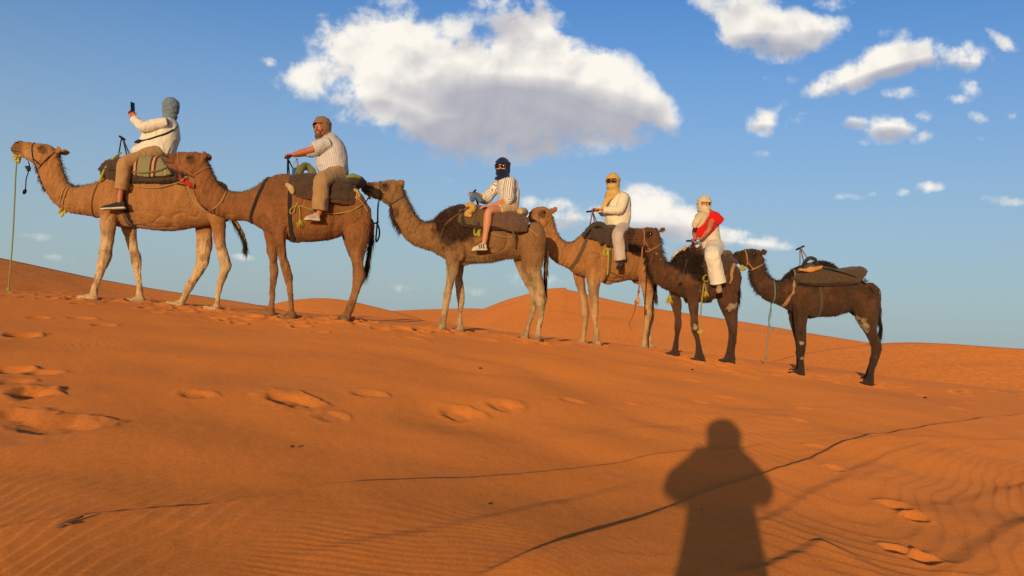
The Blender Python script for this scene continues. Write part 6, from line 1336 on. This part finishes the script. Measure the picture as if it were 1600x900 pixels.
n5 = f4.n; RT = [(f4.pt(1096, 331.5), f4.pt(1110, 328.5), .085), (f4.pt(1092, 337), f4.pt(1119, 334.5), .195), (f4.pt(1092, 345), f4.pt(1120.5, 343), .20), (f4.pt(1093, 352), f4.pt(1118, 352), .19), (f4.pt(1092.5, 358), f4.pt(1114, 359), .18), (f4.pt(1093, 366), f4.pt(1105, 367), .165)]
s = Shape(); s.loft([((a+b)/2, (a-b)/2, n5*w) for a, b, w in RT], n=24, sub=4, p=2.4); s.tube([f4.pt(1108, 337, .13), f4.pt(1116, 339, .18), f4.pt(1122, 343, .21), f4.pt(1126.5, 347, .22)], [.075, .085, .085, .07], n=16, sub=4)
s.tube([f4.pt(1103, 345, .15), f4.pt(1098, 354, .17), f4.pt(1094, 363, .17), f4.pt(1091.5, 370, .16)], [.06, .07, .062, .042], n=14, sub=4); s.tube([f4.pt(1096, 338, -.1), f4.pt(1091, 345, -.16)], [.07, .07], n=12, sub=3)
me = s.fused(.009, 3); fold(me, .009, 9, 15); obj('red_top', me, cloth('red_cotton', s2l((222, 20, 20)), nscale=14, amt=.12), R5)
trousers(R5, P5, cloth('white_cotton', s2l((242, 226, 208)), nscale=14, amt=.05), rk=(.145, .125, .12, .125), hem=.97, seed=16, amp=.014, seat=.16)
f_, r_, u_ = F5; c5_ = P5['head']
wrap(R5, c5_, *F5, cloth('cream_scarf', s2l((226, 202, 164)), nscale=30, amt=.12), 1.13, True, 10, coils=3, slit=(-.002, .036), cowl=True, tail=([f4.pt(1101, 333, .14), f4.pt(1094, 340, .18), f4.pt(1088, 347, .18), f4.pt(1084, 355, .14)], [.05, .062, .058, .04]), tail2=([f4.pt(1105, 333, .12), f4.pt(1099, 341, .18), f4.pt(1094, 349, .18), f4.pt(1091, 356, .15)], [.05, .060, .055, .035]))
obj('phone_pouch', None, None) if False else None
s = Shape(); pc = f4.pt(1094, 380.5, .16); s.box(pc, nrm(f4.h*.8+f4.n*.5)*.07, nrm(A3(0, 0, 1)-f4.n*.6)*.035, nrm(f4.n+A3(0, 0, .6))*.006); ph = tag(obj('phone', s.mesh(False), plain('pale_case', s2l((170, 168, 170)), rough=.4)), 'pale phone lying below the hands of the rider in red', 'phone')
# ---- the photographer, whose long shadow lies on the sand
def stand():
    hx, hy = -.035, -.36; n = A3(1, 0, 0); h = A3(0, 1, 0); z0 = gz(0, -.4)
    T = [(A3(hx, hy+.05, 1.50), A3(hx, hy-.07, 1.51), .11), (A3(hx, hy+.08, 1.41), A3(hx, hy-.10, 1.41), .21), (A3(hx, hy+.12, 1.26), A3(hx, hy-.11, 1.26), .215), (A3(hx, hy+.13, 1.08), A3(hx, hy-.11, 1.08), .225), (A3(hx, hy+.14, .90), A3(hx, hy-.12, .90), .235), (A3(hx, hy+.14, .72), A3(hx, hy-.13, .72), .25)]
    P = dict(n=n, h=h, torso=T, head=A3(hx, hy+.02, 1.655), face=A3(0, 1, .05), up=A3(0, 0, 1), skin=M_SKIN)
    P['arms'] = [dict(j=[A3(hx+sg*.17, hy, 1.325), A3(hx+sg*.305, hy+.10, 1.305), A3(sg*.10, -.15, 1.52)], d=A3(-sg*.45, .35, .6), pn=A3(-sg*.9, -.2, .1), curl=.8, side=sg, sleeve=.93) for sg in (1, -1)]
    P['legs'] = [dict(j=[A3(hx+sg*.11, hy, .86), A3(hx+sg*.13, hy+.02, .48), A3(hx+sg*.14, hy, z0+.09)], cut=.5) for sg in (1, -1)]
    root = thing('person', 'person standing behind the viewpoint whose long shadow falls on the foreground sand', 'person', A3(hx, hy, z0))
    F_ = person(root, P)
    shirt(root, P, cloth('grey_tunic', s2l((150, 140, 128))), name='tunic', rad=(.105, .092, .085), seed=21, T=[(A3(hx, hy+.10, 1.62), A3(hx, hy-.11, 1.62), .14), (A3(hx, hy+.10, 1.54), A3(hx, hy-.12, 1.54), .165), (A3(hx, hy+.10, 1.48), A3(hx, hy-.12, 1.48), .195)]+T[1:]+[(A3(hx, hy+.15, .5), A3(hx, hy-.14, .5), .27)])
    trousers(root, P, cloth('dark_trousers', s2l((70, 64, 60))), hem=.94, seed=22)
    wrap(root, P['head'], *F_, cloth('sand_scarf', s2l((170, 150, 120))), 1.55, True, 12, coils=3, kz=.86, cowl=True)
    for sg in (1, -1):
        a = P['legs'][0 if sg > 0 else 1]['j'][2]; shoe(root, a, A3(a[0], a[1]-.06, z0+.012), A3(a[0]+sg*.03, a[1]+.2, z0+.012), n, cloth('brown_shoe', s2l((90, 64, 48))), SOLE)
    c = CO-CF*.016; ph = obj('phone', Shape().box(c, CR*.078, CU*.037, CF*.005).mesh(False), plain('phone_black', s2l((30, 30, 34)), rough=.3)); tag(ph, 'black phone held out by the photographer casting the shadow', 'phone')
    obj('screen', Shape().box(c-CF*.0056, CR*.073, CU*.034, CF*.0005).mesh(False), M_LENS, ph)
stand()
# ---- small things lying on the sand
M_DUNG = plain('dry_dung', s2l((66, 44, 32)), rough=.9); M_STICK = plain('sand_stick', s2l((120, 84, 56)), rough=.9)
def pebble(px, py, r, label, k=1.4):
    r *= .8; p = to_ground(px, py); s = Shape(); rng = np.random.RandomState(px); 
    s.ball(A3(p[0], p[1], gz(p[0], p[1])+r*.45), A3(r*k, r*.3*rng.rand(), 0), A3(0, r, 0), A3(0, 0, r*.7), n=10, m=7); me = s.fused(r*.2, 1); fold(me, r*.25, .6/r, px)
    tag(obj('dung_pellet', me, M_DUNG), label, 'dung', 'dark pellets lying on the sand')
for px, py, r, lb in [(1320, 746, .016, 'dark pellet beside the small footprint right of the photographer shadow'), (1490, 714, .022, 'larger dark pellet near the right edge of the foreground'), (1463, 697, .014, 'dark pellet beside the thin sand line at right'), (1095, 797, .010, 'tiny dark pellet lying inside the photographer shadow'), (1250, 582, .02, 'dark pellet on the sand left of the last camel foreleg'), (1446, 622, .022, 'dark pellet on the sand right of the last camel hind foot'), (1262, 578, .014, 'dark pellet touching the front of the last camel foot'), (556, 809, .010, 'tiny dark pellet in the left middle foreground'), (457, 699, .012, 'tiny dark pellet below the middle footprint'), (750, 576, .014, 'tiny dark pellet below the third camel'), (1082, 578, .018, 'dark pellet below the small dark camel'), (765, 788, .009, 'tiny dark pellet beside the central sand ridge')]:
    pebble(px, py, r, lb)
p = to_ground(100, 830); q = to_ground(94, 833); s = Shape(); s.tube([A3(q[0]-.02, q[1], gz(*q[:2])+.008), A3(p[0], p[1], gz(*p[:2])+.03), A3(p[0]+.05, p[1]+.06, gz(p[0]+.05, p[1]+.06)+.045)], [.012, .010, .004], n=8, sub=3); s.tube([A3(p[0], p[1], gz(*p[:2])+.03), A3(p[0]+.04, p[1]-.01, gz(*p[:2])+.035)], [.008, .003], n=8, sub=3)
tag(obj('twig', s.mesh(), M_STICK), 'short dry twig lying in the left foreground sand', 'twig')
